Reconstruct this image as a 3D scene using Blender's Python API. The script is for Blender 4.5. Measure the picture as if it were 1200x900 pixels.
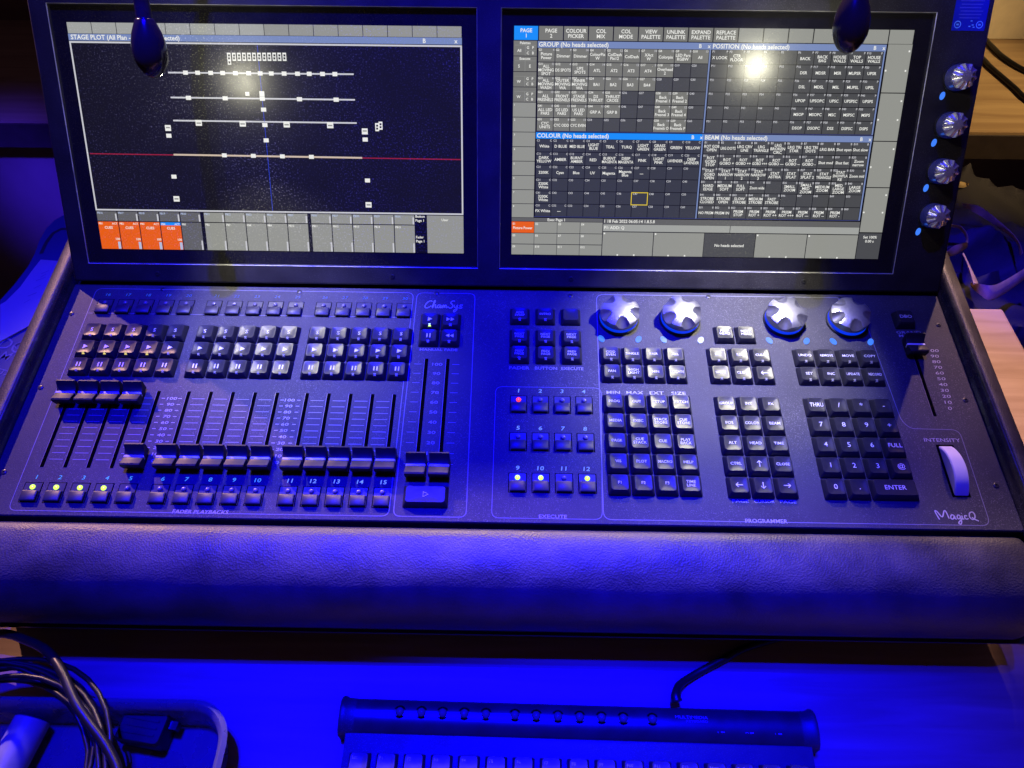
import bpy, bmesh, math, random
from mathutils import Matrix, Vector
random.seed(7)
rad = math.radians
for o in list(bpy.data.objects):
    bpy.data.objects.remove(o)
SC = bpy.context.scene
COL = SC.collection

# ------------------------------------------------------------------ frames
# panel frame: millimetres, x right, y away, z out of the control panel
TILT = rad(6.0)
RX = Matrix.Rotation(TILT, 3, 'X')
LIFT = Vector((0, 0, 0.1260))
def W(p):                      # panel frame (mm) -> world (m)
    return RX @ (Vector(p) * 0.001) + LIFT
def WD(d):
    return RX @ Vector(d)
CAM = Vector((387.855, -399.122, 544.730))
def _rodr(r):
    r = Vector(r); return Matrix.Rotation(r.length, 3, r.normalized())
CR = _rodr((-0.56711399, 0.00303821, 0.01611805)) @ Matrix(((1, 0, 0), (0, -1, 0), (0, 0, -1)))
FPX = 871.85
def ray(u, v):
    return CR.transposed() @ Vector(((u - 600) / FPX, (v - 450) / FPX, 1.0))
def PZ(u, v, z=-5.0):          # pixel of the photograph -> point on a plane of the panel frame
    d = ray(u, v); s = (z - CAM.z) / d.z
    return CAM + d * s
CAMW = W(CAM)
def P2W(u, v, zw=0.0):         # pixel -> point at a world height
    d = RX @ ray(u, v); s = (zw - CAMW.z) / d.z
    return CAMW + d * s
def PY(u, v, yw):              # pixel -> panel-frame point on a vertical world plane
    d = ray(u, v); dw = RX @ d; s = (yw - CAMW.y) / dw.y
    return CAM + d * s * 1000
SA = rad(50.5)
ES = Vector((0, math.cos(SA), math.sin(SA))); EN = Vector((0, -math.sin(SA), math.cos(SA)))
SO = Vector((0, 57, -5))
def SP(u, v):                  # pixel -> (x, s) on the screen plane
    d = ray(u, v); k = (EN.dot(SO) - EN.dot(CAM)) / EN.dot(d)
    p = CAM + d * k
    return p.x, (p - SO).dot(ES)
def SW(x, s, h=0.0):
    return SO + Vector((x, 0, 0)) + ES * s + EN * h

# ------------------------------------------------------------------ camera
cd = bpy.data.cameras.new('camera'); cam = bpy.data.objects.new('camera', cd); COL.objects.link(cam)
cd.sensor_width = 36.0; cd.lens = 36.0 * FPX / 1200.0; cd.clip_start = 0.02; cd.clip_end = 60
m = Matrix((RX @ CR.row[0], -(RX @ CR.row[1]), -(RX @ CR.row[2]))).transposed().to_4x4()
m.translation = CAMW
cam.matrix_world = m
SC.camera = cam
# ------------------------------------------------------------------ world, exposure
w = bpy.data.worlds.new('World'); SC.world = w; w.use_nodes = True
w.node_tree.nodes['Background'].inputs[0].default_value = (0.15, 0.08, 0.16, 1)
w.node_tree.nodes['Background'].inputs[1].default_value = 0.15
SC.view_settings.view_transform = 'Standard'; SC.view_settings.look = 'None'
SC.view_settings.exposure = 0.0; SC.view_settings.gamma = 1.0
SC.view_settings.use_curve_mapping = False
# ------------------------------------------------------------------ lights (stage rig and house lights behind the desk, plus added fill spots)
def spot(name, target, direction, dist, power, color, size, blend=0.6, radius=0.03):
    l = bpy.data.lights.new(name, 'SPOT'); l.energy = power; l.color = color
    l.spot_size = rad(size); l.spot_blend = blend; l.shadow_soft_size = radius
    o = bpy.data.objects.new(name, l); COL.objects.link(o)
    d = WD(Vector(direction).normalized()); t = W(target)
    o.location = t + d * dist
    o.rotation_euler = d.to_track_quat('Z', 'Y').to_euler()
    return o
spot('blue_stage_light', (320, -70, 0), (-0.05, 0.245, 0.970), 3.0, 1600, (0.0005, 0.0, 1.0), 17.5, 1.0, 0.02)
spot('blue_stage_wash', (190, -200, 0), (-0.05, 0.245, 0.970), 3.2, 560, (0.0005, 0.0, 1.0), 31, 1.0, 0.02)
spot('blue_desk_fill', (560, -470, -100), (-0.05, 0.245, 0.970), 3.0, 900, (0.0005, 0.0, 1.0), 14, 0.9, 0.02)  # added beam that brightens only the front desk
spot('blue_folder_fill', (-150, 110, -100), (-0.1, 0.2, 0.970), 3.0, 120, (0.0005, 0.0, 1.0), 5.5, 1.0, 0.02)  # small added spot that keeps the folder blue
spot('warm_house_light_right', (915, 75, -115), (0.25, 1.3, 1.0), 4.0, 1000, (1.0, 0.60, 0.40), 6.4, 1.0, 0.02)
spot('warm_armrest_fill', (540, -200, 0), (-0.12, 1.95, 1.0), 4.0, 1450, (1.0, 0.66, 0.38), 15, 0.8, 0.2)  # added third warm spot, warms the arm rest
spot('warm_panel_edge_fill', (778, -5, 0), (0.597, 1.95, 1.0), 4.0, 800, (1.0, 0.58, 0.46), 2.5, 1.0, 0.02)  # added narrow spot for the pink tint on the right panel edge
spot('warm_house_light_left', (115, -145, 0), (-1.35, 1.83, 1.0), 3.0, 430, (1.0, 0.54, 0.42), 12, 1.0, 0.02)
spot('blue_left_fill', PY(15, 205, 0.49), (0.2, -0.55, 0.75), 2.6, 900, (0.04, 0.015, 1.0), 5.4, 1.0, 0.05)  # added spot, gives the left rear front panel its blue glow
spot('blue_bag_fill', (985, 240, -110), (-0.35, 0.05, 0.9), 2.6, 900, (0.02, 0.01, 1.0), 7, 0.9, 0.05)  # added spot that lifts the dark bag cloth
spot('warm_desk_light', (1095, 620, -185), (0.5, -0.3, 0.85), 2.2, 215, (1.0, 0.66, 0.28), 14, 0.8, 0.05)

# ------------------------------------------------------------------ materials
MATS = {}
def mat(name, col, rough=0.5, metal=0.0, spec=0.5, emit=None, es=0.0, var=0.15, vscale=60, bump=0.0, bscale=400,
        col2=None, rvar=0.1, coat=0.0, trans=0.0, alpha=1.0, stretch=(1, 1, 1), dust=0.0, dustcol=(0.55, 0.53, 0.5), dscale=1300, dlo=0.56, dhi=0.76):
    if name in MATS: return MATS[name]
    mt = bpy.data.materials.new(name); mt.use_nodes = True
    nt = mt.node_tree; b = nt.nodes['Principled BSDF']
    tc = nt.nodes.new('ShaderNodeTexCoord'); mp = nt.nodes.new('ShaderNodeMapping')
    nt.links.new(tc.outputs['Object'], mp.inputs[0]); mp.inputs['Scale'].default_value = stretch
    nz = nt.nodes.new('ShaderNodeTexNoise'); nz.inputs['Scale'].default_value = vscale; nz.inputs['Detail'].default_value = 5
    nt.links.new(mp.outputs[0], nz.inputs['Vector'])
    rp = nt.nodes.new('ShaderNodeValToRGB')
    c1 = [max(0, c * (1 - var)) for c in col]; c2 = list(col2) if col2 else [min(1, c * (1 + var)) for c in col]
    rp.color_ramp.elements[0].position = 0.3; rp.color_ramp.elements[1].position = 0.7
    rp.color_ramp.elements[0].color = (*c1, 1); rp.color_ramp.elements[1].color = (*c2, 1)
    nt.links.new(nz.outputs[0], rp.inputs[0])
    outc = rp.outputs[0]
    if dust:
        dn = nt.nodes.new('ShaderNodeTexNoise'); dn.inputs['Scale'].default_value = dscale; dn.inputs['Detail'].default_value = 3
        nt.links.new(tc.outputs['Object'], dn.inputs['Vector'])
        dr = nt.nodes.new('ShaderNodeMapRange'); dr.inputs[1].default_value = dlo; dr.inputs[2].default_value = dhi; dr.inputs[4].default_value = dust
        nt.links.new(dn.outputs[0], dr.inputs[0])
        big = nt.nodes.new('ShaderNodeTexNoise'); big.inputs['Scale'].default_value = 14; big.inputs['Detail'].default_value = 6
        nt.links.new(tc.outputs['Object'], big.inputs['Vector'])
        br = nt.nodes.new('ShaderNodeMapRange'); br.inputs[1].default_value = 0.35; br.inputs[2].default_value = 0.7; br.inputs[3].default_value = 0.15
        nt.links.new(big.outputs[0], br.inputs[0])
        mu = nt.nodes.new('ShaderNodeMath'); mu.operation = 'MULTIPLY'
        nt.links.new(dr.outputs[0], mu.inputs[0]); nt.links.new(br.outputs[0], mu.inputs[1])
        mx = nt.nodes.new('ShaderNodeMixRGB'); mx.inputs[2].default_value = (*dustcol, 1)
        nt.links.new(mu.outputs[0], mx.inputs[0]); nt.links.new(outc, mx.inputs[1]); outc = mx.outputs[0]
    nt.links.new(outc, b.inputs['Base Color'])
    rr = nt.nodes.new('ShaderNodeMapRange'); rr.inputs[3].default_value = max(0.02, rough - rvar); rr.inputs[4].default_value = min(1, rough + rvar)
    nt.links.new(nz.outputs[0], rr.inputs[0]); nt.links.new(rr.outputs[0], b.inputs['Roughness'])
    b.inputs['Metallic'].default_value = metal; b.inputs['Specular IOR Level'].default_value = spec
    b.inputs['Coat Weight'].default_value = coat; b.inputs['Transmission Weight'].default_value = trans
    b.inputs['Alpha'].default_value = alpha
    if emit:
        b.inputs['Emission Color'].default_value = (*emit, 1); b.inputs['Emission Strength'].default_value = es
    if bump:
        bn = nt.nodes.new('ShaderNodeTexNoise'); bn.inputs['Scale'].default_value = bscale; bn.inputs['Detail'].default_value = 4
        nt.links.new(mp.outputs[0], bn.inputs['Vector'])
        bp = nt.nodes.new('ShaderNodeBump'); bp.inputs['Strength'].default_value = bump; bp.inputs['Distance'].default_value = 0.001
        nt.links.new(bn.outputs[0], bp.inputs['Height']); nt.links.new(bp.outputs[0], b.inputs['Normal'])
    MATS[name] = mt
    return mt
def leather():
    mt = mat('black_leather', (0.042, 0.037, 0.036), 0.50, var=0.45, vscale=30, rvar=0.16, spec=0.6)
    nt = mt.node_tree; b = nt.nodes['Principled BSDF']
    tc = nt.nodes.new('ShaderNodeTexCoord')
    v = nt.nodes.new('ShaderNodeTexVoronoi'); v.inputs['Scale'].default_value = 700; v.feature = 'F1'
    n1 = nt.nodes.new('ShaderNodeTexNoise'); n1.inputs['Scale'].default_value = 160; n1.inputs['Detail'].default_value = 8
    nt.links.new(tc.outputs['Object'], v.inputs['Vector']); nt.links.new(tc.outputs['Object'], n1.inputs['Vector'])
    a = nt.nodes.new('ShaderNodeMath'); a.operation = 'ADD'
    nt.links.new(v.outputs['Distance'], a.inputs[0]); nt.links.new(n1.outputs[0], a.inputs[1])
    bp = nt.nodes.new('ShaderNodeBump'); bp.inputs['Strength'].default_value = 0.30; bp.inputs['Distance'].default_value = 0.0006
    nt.links.new(a.outputs[0], bp.inputs['Height']); nt.links.new(bp.outputs[0], b.inputs['Normal'])
    return mt
def wood(name, c1, c2, rough=0.45, sc=1.0):
    mt = bpy.data.materials.new(name); mt.use_nodes = True; nt = mt.node_tree; b = nt.nodes['Principled BSDF']
    tc = nt.nodes.new('ShaderNodeTexCoord'); mp = nt.nodes.new('ShaderNodeMapping'); mp.inputs['Scale'].default_value = (1.6 * sc, 22 * sc, 22 * sc)
    nt.links.new(tc.outputs['Object'], mp.inputs[0])
    n1 = nt.nodes.new('ShaderNodeTexNoise'); n1.inputs['Scale'].default_value = 3.2; n1.inputs['Detail'].default_value = 9; n1.inputs['Distortion'].default_value = 0.6
    nt.links.new(mp.outputs[0], n1.inputs['Vector'])
    n2 = nt.nodes.new('ShaderNodeTexNoise'); n2.inputs['Scale'].default_value = 2.0 * sc; n2.inputs['Detail'].default_value = 3
    nt.links.new(tc.outputs['Object'], n2.inputs['Vector'])
    r = nt.nodes.new('ShaderNodeValToRGB'); r.color_ramp.elements[0].position = 0.35; r.color_ramp.elements[1].position = 0.68
    r.color_ramp.elements[0].color = (*c1, 1); r.color_ramp.elements[1].color = (*c2, 1)
    nt.links.new(n1.outputs[0], r.inputs[0])
    mx = nt.nodes.new('ShaderNodeMixRGB'); mx.blend_type = 'MULTIPLY'; mx.inputs[0].default_value = 0.5
    nt.links.new(r.outputs[0], mx.inputs[1]); nt.links.new(n2.outputs[0], mx.inputs[2])
    nt.links.new(mx.outputs[0], b.inputs['Base Color']); b.inputs['Roughness'].default_value = rough
    bp = nt.nodes.new('ShaderNodeBump'); bp.inputs['Strength'].default_value = 0.08; nt.links.new(n1.outputs[0], bp.inputs['Height'])
    bp.inputs['Distance'].default_value = 0.001; nt.links.new(bp.outputs[0], b.inputs['Normal'])
    return mt
M_PANEL = mat('panel_powder_coat', (0.050, 0.049, 0.053), 0.55, var=0.18, vscale=18, bump=0.25, bscale=1500, spec=0.18, dust=0.35)
M_KEY = mat('key_plastic', (0.022, 0.022, 0.024), 0.36, var=0.1, vscale=300, rvar=0.06, bump=0.06, bscale=1800, spec=0.32)
M_BTN = mat('button_plastic', (0.035, 0.034, 0.038), 0.5, var=0.15, vscale=200)
M_CAP = mat('fader_cap_plastic', (0.024, 0.023, 0.025), 0.45, var=0.15, vscale=200, spec=0.3)
M_BLACK = mat('black_metal', (0.018, 0.018, 0.020), 0.35, var=0.2, vscale=80, rvar=0.12)
M_SLOT = mat('slot_black', (0.002, 0.002, 0.002), 0.9, spec=0.0)  # near-black colour paints the shade inside slots that are not cut
M_WHITE = mat('white_print', (0.44, 0.44, 0.47), 0.5, var=0.05)
M_DIMPRINT = mat('grey_line_print', (0.20, 0.20, 0.26), 0.5, var=0.1)
M_LEGEND = mat('key_legend_white', (0.75, 0.75, 0.75), 0.45, var=0.03)
M_LENS = mat('clear_key_lens', (0.30, 0.30, 0.28), 0.2, var=0.1)
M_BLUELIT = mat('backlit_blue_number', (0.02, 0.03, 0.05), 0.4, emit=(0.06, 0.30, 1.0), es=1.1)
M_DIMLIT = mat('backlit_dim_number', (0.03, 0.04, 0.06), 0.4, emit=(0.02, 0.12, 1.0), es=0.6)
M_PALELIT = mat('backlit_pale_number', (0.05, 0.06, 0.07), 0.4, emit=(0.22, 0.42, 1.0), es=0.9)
M_LEDOFF = mat('led_clear_off', (0.16, 0.15, 0.17), 0.25)
M_LEDG = mat('led_green_lit', (0.05, 0.09, 0.01), 0.3, emit=(0.62, 1.0, 0.10), es=1.6)
M_LEDR = mat('led_red_lit', (0.09, 0.02, 0.02), 0.3, emit=(1.0, 0.06, 0.05), es=1.5)
M_OVAL = mat('knob_window_lit', (0.02, 0.04, 0.06), 0.3, emit=(0.05, 0.22, 1.0), es=1.0)
M_SILVER = mat('satin_silver', (0.36, 0.36, 0.38), 0.36, metal=0.85, var=0.05, vscale=500, rvar=0.05)
M_SKIRT = mat('knob_blue_skirt', (0.01, 0.02, 0.10), 0.2, emit=(0.0, 0.04, 1.0), es=0.8, var=0.5, vscale=90)  # emission puts the blue light on the skirt into the material
M_WHEEL = mat('white_wheel_plastic', (0.62, 0.60, 0.62), 0.45, var=0.05)
M_BEZEL = mat('screen_bezel_black', (0.018, 0.017, 0.019), 0.5, var=0.3, vscale=40, bump=0.1, bscale=900, dust=0.25)
M_EDGE = mat('bezel_edge_glint', (0.50, 0.50, 0.50), 0.35, var=0.5, vscale=45)  # pale colour paints the lamp highlight along the bevel
M_SCREW = mat('black_screw', (0.05, 0.05, 0.055), 0.35, metal=0.6)
M_LEATHER = leather()
M_DESK = wood('desk_wood', (0.40, 0.25, 0.16), (0.56, 0.38, 0.26))
M_DESKDARK = mat('desk_edge_dark', (0.035, 0.025, 0.022), 0.5)
M_REAR = wood('rear_desk_wood', (0.36, 0.24, 0.13), (0.52, 0.37, 0.20))
M_WALL = wood('wall_board', (0.14, 0.08, 0.045), (0.24, 0.14, 0.08), 0.5, 0.5)
M_RUBBER = mat('black_rubber', (0.010, 0.010, 0.011), 0.36, var=0.2)
M_LAMP = mat('lamp_gloss_black', (0.030, 0.022, 0.020), 0.20, coat=0.4, rvar=0.03)

# ------------------------------------------------------------------ mesh helper (millimetres)
class MB:
    def __init__(s): s.v = []; s.f = []; s.m = []
    def face(s, idx, m=0): s.f.append(tuple(idx)); s.m.append(m)
    def verts(s, pts):
        b = len(s.v); s.v.extend([tuple(p) for p in pts]); return b
    def quad(s, a, b, c, d, m=0):
        k = s.verts([a, b, c, d]); s.face((k, k + 1, k + 2, k + 3), m)
    def rect(s, x0, y0, x1, y1, z=0.0, m=0): s.quad((x0, y0, z), (x1, y0, z), (x1, y1, z), (x0, y1, z), m)
    def box(s, x0, y0, z0, x1, y1, z1, m=0):
        k = s.verts([(x0, y0, z0), (x1, y0, z0), (x1, y1, z0), (x0, y1, z0), (x0, y0, z1), (x1, y0, z1), (x1, y1, z1), (x0, y1, z1)])
        for q in ((3, 2, 1, 0), (4, 5, 6, 7), (0, 1, 5, 4), (1, 2, 6, 5), (2, 3, 7, 6), (3, 0, 4, 7)): s.face([k + i for i in q], m)
    def loft(s, rings, m=0, cap0=True, cap1=True, closed=True, mats=None):
        n = len(rings[0]); ks = [s.verts(r) for r in rings]
        for j in range(len(rings) - 1):
            mm = mats[j] if mats else m
            for i in range(n if closed else n - 1):
                i2 = (i + 1) % n
                s.face((ks[j] + i, ks[j] + i2, ks[j + 1] + i2, ks[j + 1] + i), mm)
        if cap0: s.face([ks[0] + i for i in reversed(range(n))], mats[0] if mats else m)
        if cap1: s.face([ks[-1] + i for i in range(n)], mats[-1] if mats else m)
    def tube(s, pts, r, n=10, m=0):
        pts = [Vector(p) for p in pts]; rings = []
        up = Vector((0, 0, 1)); prev = None
        for i, p in enumerate(pts):
            t = (pts[min(i + 1, len(pts) - 1)] - pts[max(i - 1, 0)]).normalized()
            a = prev if prev is not None else (up if abs(t.z) < 0.9 else Vector((1, 0, 0)))
            a = (a - t * a.dot(t)).normalized(); prev = a; b = t.cross(a)
            rr = r[i] if isinstance(r, (list, tuple)) else r
            rings.append([p + (a * math.cos(2 * math.pi * k / n) + b * math.sin(2 * math.pi * k / n)) * rr for k in range(n)])
        s.loft(rings, m)
    def lathe(s, prof, n=24, c=(0, 0, 0), m=0, mats=None):
        rings = [[(c[0] + r * math.cos(2 * math.pi * k / n), c[1] + r * math.sin(2 * math.pi * k / n), c[2] + z) for k in range(n)] for r, z in prof]
        s.loft(rings, m, mats=mats)
    def ribbon(s, pts, wd, z=0.0, m=0, closed=False):
        P = [Vector((p[0], p[1])) for p in pts]; n = len(P); L = []; Rr = []
        for i in range(n):
            a = P[i - 1] if (i > 0 or closed) else P[i]; b = P[(i + 1) % n] if (i < n - 1 or closed) else P[i]
            t = (b - a).normalized(); q = Vector((-t.y, t.x)) * wd / 2
            L.append((P[i].x + q.x, P[i].y + q.y, z)); Rr.append((P[i].x - q.x, P[i].y - q.y, z))
        kl = s.verts(L); kr = s.verts(Rr)
        for i in range(n if closed else n - 1):
            j = (i + 1) % n; s.face((kr + i, kr + j, kl + j, kl + i), m)
    def mesh(s, name, mats, smooth=True, angle=35):
        me = bpy.data.meshes.new(name); me.from_pydata([(a * .001, b * .001, c * .001) for a, b, c in s.v], [], s.f)
        for mt in mats: me.materials.append(mt)
        for p, mi in zip(me.polygons, s.m): p.material_index = mi
        if smooth:
            me.polygons.foreach_set('use_smooth', [True] * len(me.polygons)); me.set_sharp_from_angle(angle=rad(angle))
        me.update(); return me
def rrect(w, d, r, z, n=4, cx=0, cy=0):
    out = []
    for sx, sy, a0 in ((1, 1, 0), (-1, 1, 90), (-1, -1, 180), (1, -1, 270)):
        for k in range(n):
            a = rad(a0 + 90 * k / (n - 1))
            out.append((cx + sx * (w / 2 - r) + r * math.cos(a), cy + sy * (d / 2 - r) + r * math.sin(a), z))
    return out
# ---- text: built-in font turned to flat meshes
_FC = {}
def glyph(txt, bold=False):
    if (txt, bold) in _FC: return _FC[(txt, bold)]
    cu = bpy.data.curves.new('lettering', 'FONT'); cu.body = txt; cu.size = 1; cu.resolution_u = 2; cu.offset = 0.016 if bold else 0.002
    ob = bpy.data.objects.new('lettering', cu)
    me = ob.to_mesh()
    vs = [(v.co.x, v.co.y) for v in me.vertices]; fs = [tuple(p.vertices) for p in me.polygons]
    ob.to_mesh_clear(); bpy.data.objects.remove(ob); bpy.data.curves.remove(cu)
    _FC[(txt, bold)] = (vs, fs); return vs, fs
CAPH = None
def text(mb, txt, cx, cy, h, z=0.0, m=0, wide=1.0, maxw=None, slant=0.0, align='C', rot=0.0, bold=False):
    global CAPH
    if CAPH is None:
        vs, _ = glyph('H'); CAPH = max(v[1] for v in vs)
    vs, fs = glyph(txt, bold)
    if not vs: return
    k = h / CAPH
    x0 = min(v[0] for v in vs); x1 = max(v[0] for v in vs)
    kx = k * wide
    if maxw and (x1 - x0) * kx > maxw: kx = maxw / (x1 - x0)
    ox = {'C': (x0 + x1) / 2, 'L': x0, 'R': x1}[align]
    cr, sr = math.cos(rot), math.sin(rot)
    pts = []
    for x, y in vs:
        X = (x - ox) * kx + slant * (y - CAPH / 2) * k; Y = (y - CAPH / 2) * k
        pts.append((cx + X * cr - Y * sr, cy + X * sr + Y * cr, z))
    b = mb.verts(pts)
    for f in fs: mb.face([b + i for i in f], m)

# ------------------------------------------------------------------ objects
def link(name, me, parent=None, loc=(0, 0, 0), rot=(0, 0, 0)):
    o = bpy.data.objects.new(name, me); COL.objects.link(o); o.parent = parent
    o.location = loc; o.rotation_euler = rot; return o
def tag(o, label, cat, group=None):
    o['label'] = label; o['category'] = cat
    if group: o['group'] = group
    return o
def struct(o): o['kind'] = 'structure'; return o
BASE = Vector((372, -60, -120.4))
CON = link('lighting_console', None, None, W(BASE), (TILT, 0, 0))
tag(CON, 'black lighting control console with twin touch screens, fader rows and padded leather front', 'console')
def part(name, me, at=(0, 0, 0), parent=None, rot=(0, 0, 0)):
    if parent is None: return link(name, me, CON, (Vector(at) - BASE) * .001, rot)
    return link(name, me, parent, Vector(at) * .001, rot)
def sub(name, me, parent, at=(0, 0, 0), rot=(0, 0, 0)): return link(name, me, parent, Vector(at) * .001, rot)

# ================================================================== SETTING
def wbox(name, x0, y0, z0, x1, y1, z1, mt, bev=2.0):
    me = bpy.data.meshes.new(name); bm = bmesh.new()
    bmesh.ops.create_cube(bm, size=1)
    for v in bm.verts:
        v.co = Vector(((x1 - x0) * v.co.x, (y1 - y0) * v.co.y, (z1 - z0) * v.co.z))
    if bev: bmesh.ops.bevel(bm, geom=bm.edges[:], offset=bev * .001, segments=2, affect='EDGES', profile=0.6)
    bm.to_mesh(me); bm.free(); me.materials.append(mt)
    o = link(name, me); o.location = ((x0 + x1) / 2, (y0 + y1) / 2, (z0 + z1) / 2)
    return o
M_FLOOR = mat('floor_dark_boards', (0.16, 0.09, 0.10), 0.6, var=0.3, vscale=8)
fl = wbox('floor', -3, -2, -0.78, 4, 3, -0.74, M_FLOOR, 0); struct(fl)
# desk that carries the console
dc = P2W(1175, 361.7, 0)
DX1, DY1 = dc.x, dc.y
desk = link('desk', None, None, (0.4, -0.3, -0.74))
tag(desk, 'light wood desk carrying the lighting console and keyboard', 'desk')
def dpart(name, x0, y0, z0, x1, y1, z1, mt, par, base, bev=2.0):
    o = wbox(name, x0, y0, z0, x1, y1, z1, mt, bev); o.parent = par; o.location = o.location - Vector(base); return o
dpart('desktop', -0.17, -0.75, -0.028, DX1, DY1, 0.0, M_DESK, desk, (0.4, -0.3, -0.74), 3)
for lx in (-0.12, DX1 - 0.09):
    for ly in (-0.70, DY1 - 0.09):
        dpart('leg', lx, ly, -0.74, lx + 0.05, ly + 0.05, -0.028, M_DESKDARK, desk, (0.4, -0.3, -0.74))
# desk behind
ry0 = 0.5 * (P2W(40, 147, 0).y + P2W(1170, 150, 0).y); ry1 = 0.5 * (P2W(20, 27, 0).y + P2W(1160, 32, 0).y)
rb = (0.4, ry0, -0.74)
rdesk = link('rear_desk', None, None, rb)
tag(rdesk, 'wooden desk behind the console with dark front edge', 'desk')
dpart('desktop', -1.3, ry0, -0.004, 2.2, ry1, 0.0, M_REAR, rdesk, rb, 0)
dpart('front_edge', -1.3, ry0 - 0.002, -0.045, 2.2, ry0 + 0.03, -0.0042, M_DESKDARK, rdesk, rb, 1)
M_MODESTY = mat('front_panel_grey', (0.22, 0.14, 0.15), 0.6, var=0.2, vscale=5)
dpart('front_panel', -1.3, ry0 + 0.05, -0.74, 2.2, ry0 + 0.07, -0.046, M_MODESTY, rdesk, rb, 0)
dpart('back_board', -1.3, ry1 + 0.001, -0.74, 2.2, ry1 + 0.03, 0.20, M_WALL, rdesk, rb, 2)

# ================================================================== CONSOLE BODY
def zdesk(y): return -126.7 - math.tan(TILT) * y
# base tray
mb = MB()
prof = [(-236, -58), (-236, zdesk(-236) + 1.0), (330, zdesk(330) + 1.0), (330, -30), (60, -9), (-178, -9), (-182, -20), (-230, -56)]
mb.loft([[(x, y, z) for y, z in prof] for x in (-39, 787)])
part('base', mb.mesh('base', [M_BLACK], angle=30))
# thin lip under the arm rest
mb = MB(); mb.box(-44, -250.5, -60.5, 792, -236.2, -58.2); part('front_lip', mb.mesh('front_lip', [M_BLACK]))
# panel plate with recessed wear
mb = MB()
rings = []
for w_, d_, z in ((822, 236, -9.0), (822, 236, -5.8), (820.4, 234.4, -5.0)):
    rings.append(rrect(w_, d_, 2.0, z, 4, 374.0, -60.2))
mb.loft(rings)
panel = part('control_panel', mb.mesh('control_panel', [M_PANEL]))
# padded arm rest
pr = [(-180, -30), (-180.5, -12), (-182, -8.2), (-185, -6.2), (-191, -5.2), (-200, -5.0), (-209, -5.8), (-218, -7.8), (-227, -11.0), (-235, -16), (-242, -23.5),
      (-247, -33), (-249.5, -44), (-249, -52.5), (-246, -57), (-238, -58)]
mb = MB(); xs = [-37.5, -37, -35.5, -32.5, -28] + [-20 + 16 * k for k in range(50)] + [777, 781, 784, 785.5, 786]
def endw(x):
    d = min(x + 37.5, 786 - x); r = 9.5
    return 0 if d >= r else (r - math.sqrt(max(0, r * r - (r - d) ** 2)))
rings = []
for x in xs:
    e = endw(x); rg = []
    for j, (y, z) in enumerate(pr):
        wob = 0.25 * math.sin(x * .021 + j) + 0.2 * math.sin(x * .057 + 2 * j)
        yy = -214 + (y + 214) * (1 - e / 60.0); zz = z - (e * 0.8 if 1 < j < 14 else 0) + (wob if 3 < j < 13 else 0)
        rg.append((x, yy, zz))
    rings.append(rg)
mb.loft(rings); part('arm_rest', mb.mesh('arm_rest', [M_LEATHER], angle=60))
# side cheeks and glossy trims
for sgn, x0 in ((-1, -37.2), (1, 785.2)):
    q = lambda d, z: (x0 + sgn * d, z)
    tr = [q(0, -9), q(0.4, -4.6), q(1.6, -3.6), q(2.6, 0), q(3.6, 3.4), q(5.0, 5.2), q(6.4, 5.4), q(7.0, 4.6), q(7.0, -9)]
    mb = MB(); ys = [-214 + 12 * k for k in range(40)]
    mb.loft([[(x, y, z) for x, z in tr] for y in ys]); part('side_trim', mb.mesh('side_trim', [mat('glossy_black_trim', (0.02, 0.021, 0.022), 0.25, var=0.3, vscale=90, dust=0.3)], angle=50))
    ck = [q(7.05, -60), q(7.05, 3.6), q(8.5, 4.6), q(12, 4.4), q(17, 3.2), q(21, 1.0), q(23.5, -2.5), q(24.5, -9), q(25, -60)]
    mb = MB(); ys2 = ys
    mb.loft([[(x, y, z) for x, z in ck] for y in ys2]); part('side_cheek', mb.mesh('side_cheek', [M_LEATHER], angle=60))

# ------------------------------------------------------------------ panel print
PZ0 = -4.85
mb = MB()
def poly_line(pts, wd=0.55, m=0, closed=False, r=6):
    out = []
    n = len(pts)
    for i, p in enumerate(pts):
        if (0 < i < n - 1) or closed:
            a = Vector(pts[i - 1]); b = Vector(p); c = Vector(pts[(i + 1) % n])
            u = (a - b).normalized(); v = (c - b).normalized()
            rr = min(r, (a - b).length / 2.1, (c - b).length / 2.1)
            for k in range(7):
                t = k / 6; q = (b + u * rr) * (1 - t) ** 2 + b * 2 * t * (1 - t) + (b + v * rr) * t ** 2
                out.append(q)
        else: out.append(Vector(p))
    mb.ribbon(out, wd, PZ0, m, closed)
poly_line([(-14, 52), (288, 52), (288, -174), (-13, -174)], closed=True, m=1)
poly_line([(291.5, 52), (346.5, 52), (349, -174), (291.5, -174)], closed=True, m=1)
poly_line([(369, -52), (461, -52), (456, -174), (369, -174)], closed=True, m=1, wd=0.4)
poly_line([(461.5, 53), (694, 53), (709, 33), (712.5, -40), (714.5, -80), (720, -88), (761, -88.5), (759.5, -174), (457, -174)], closed=True, m=1, r=7)
poly_line([(-13, 22.5), (288, 22.5)], wd=0.4, m=1)
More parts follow.
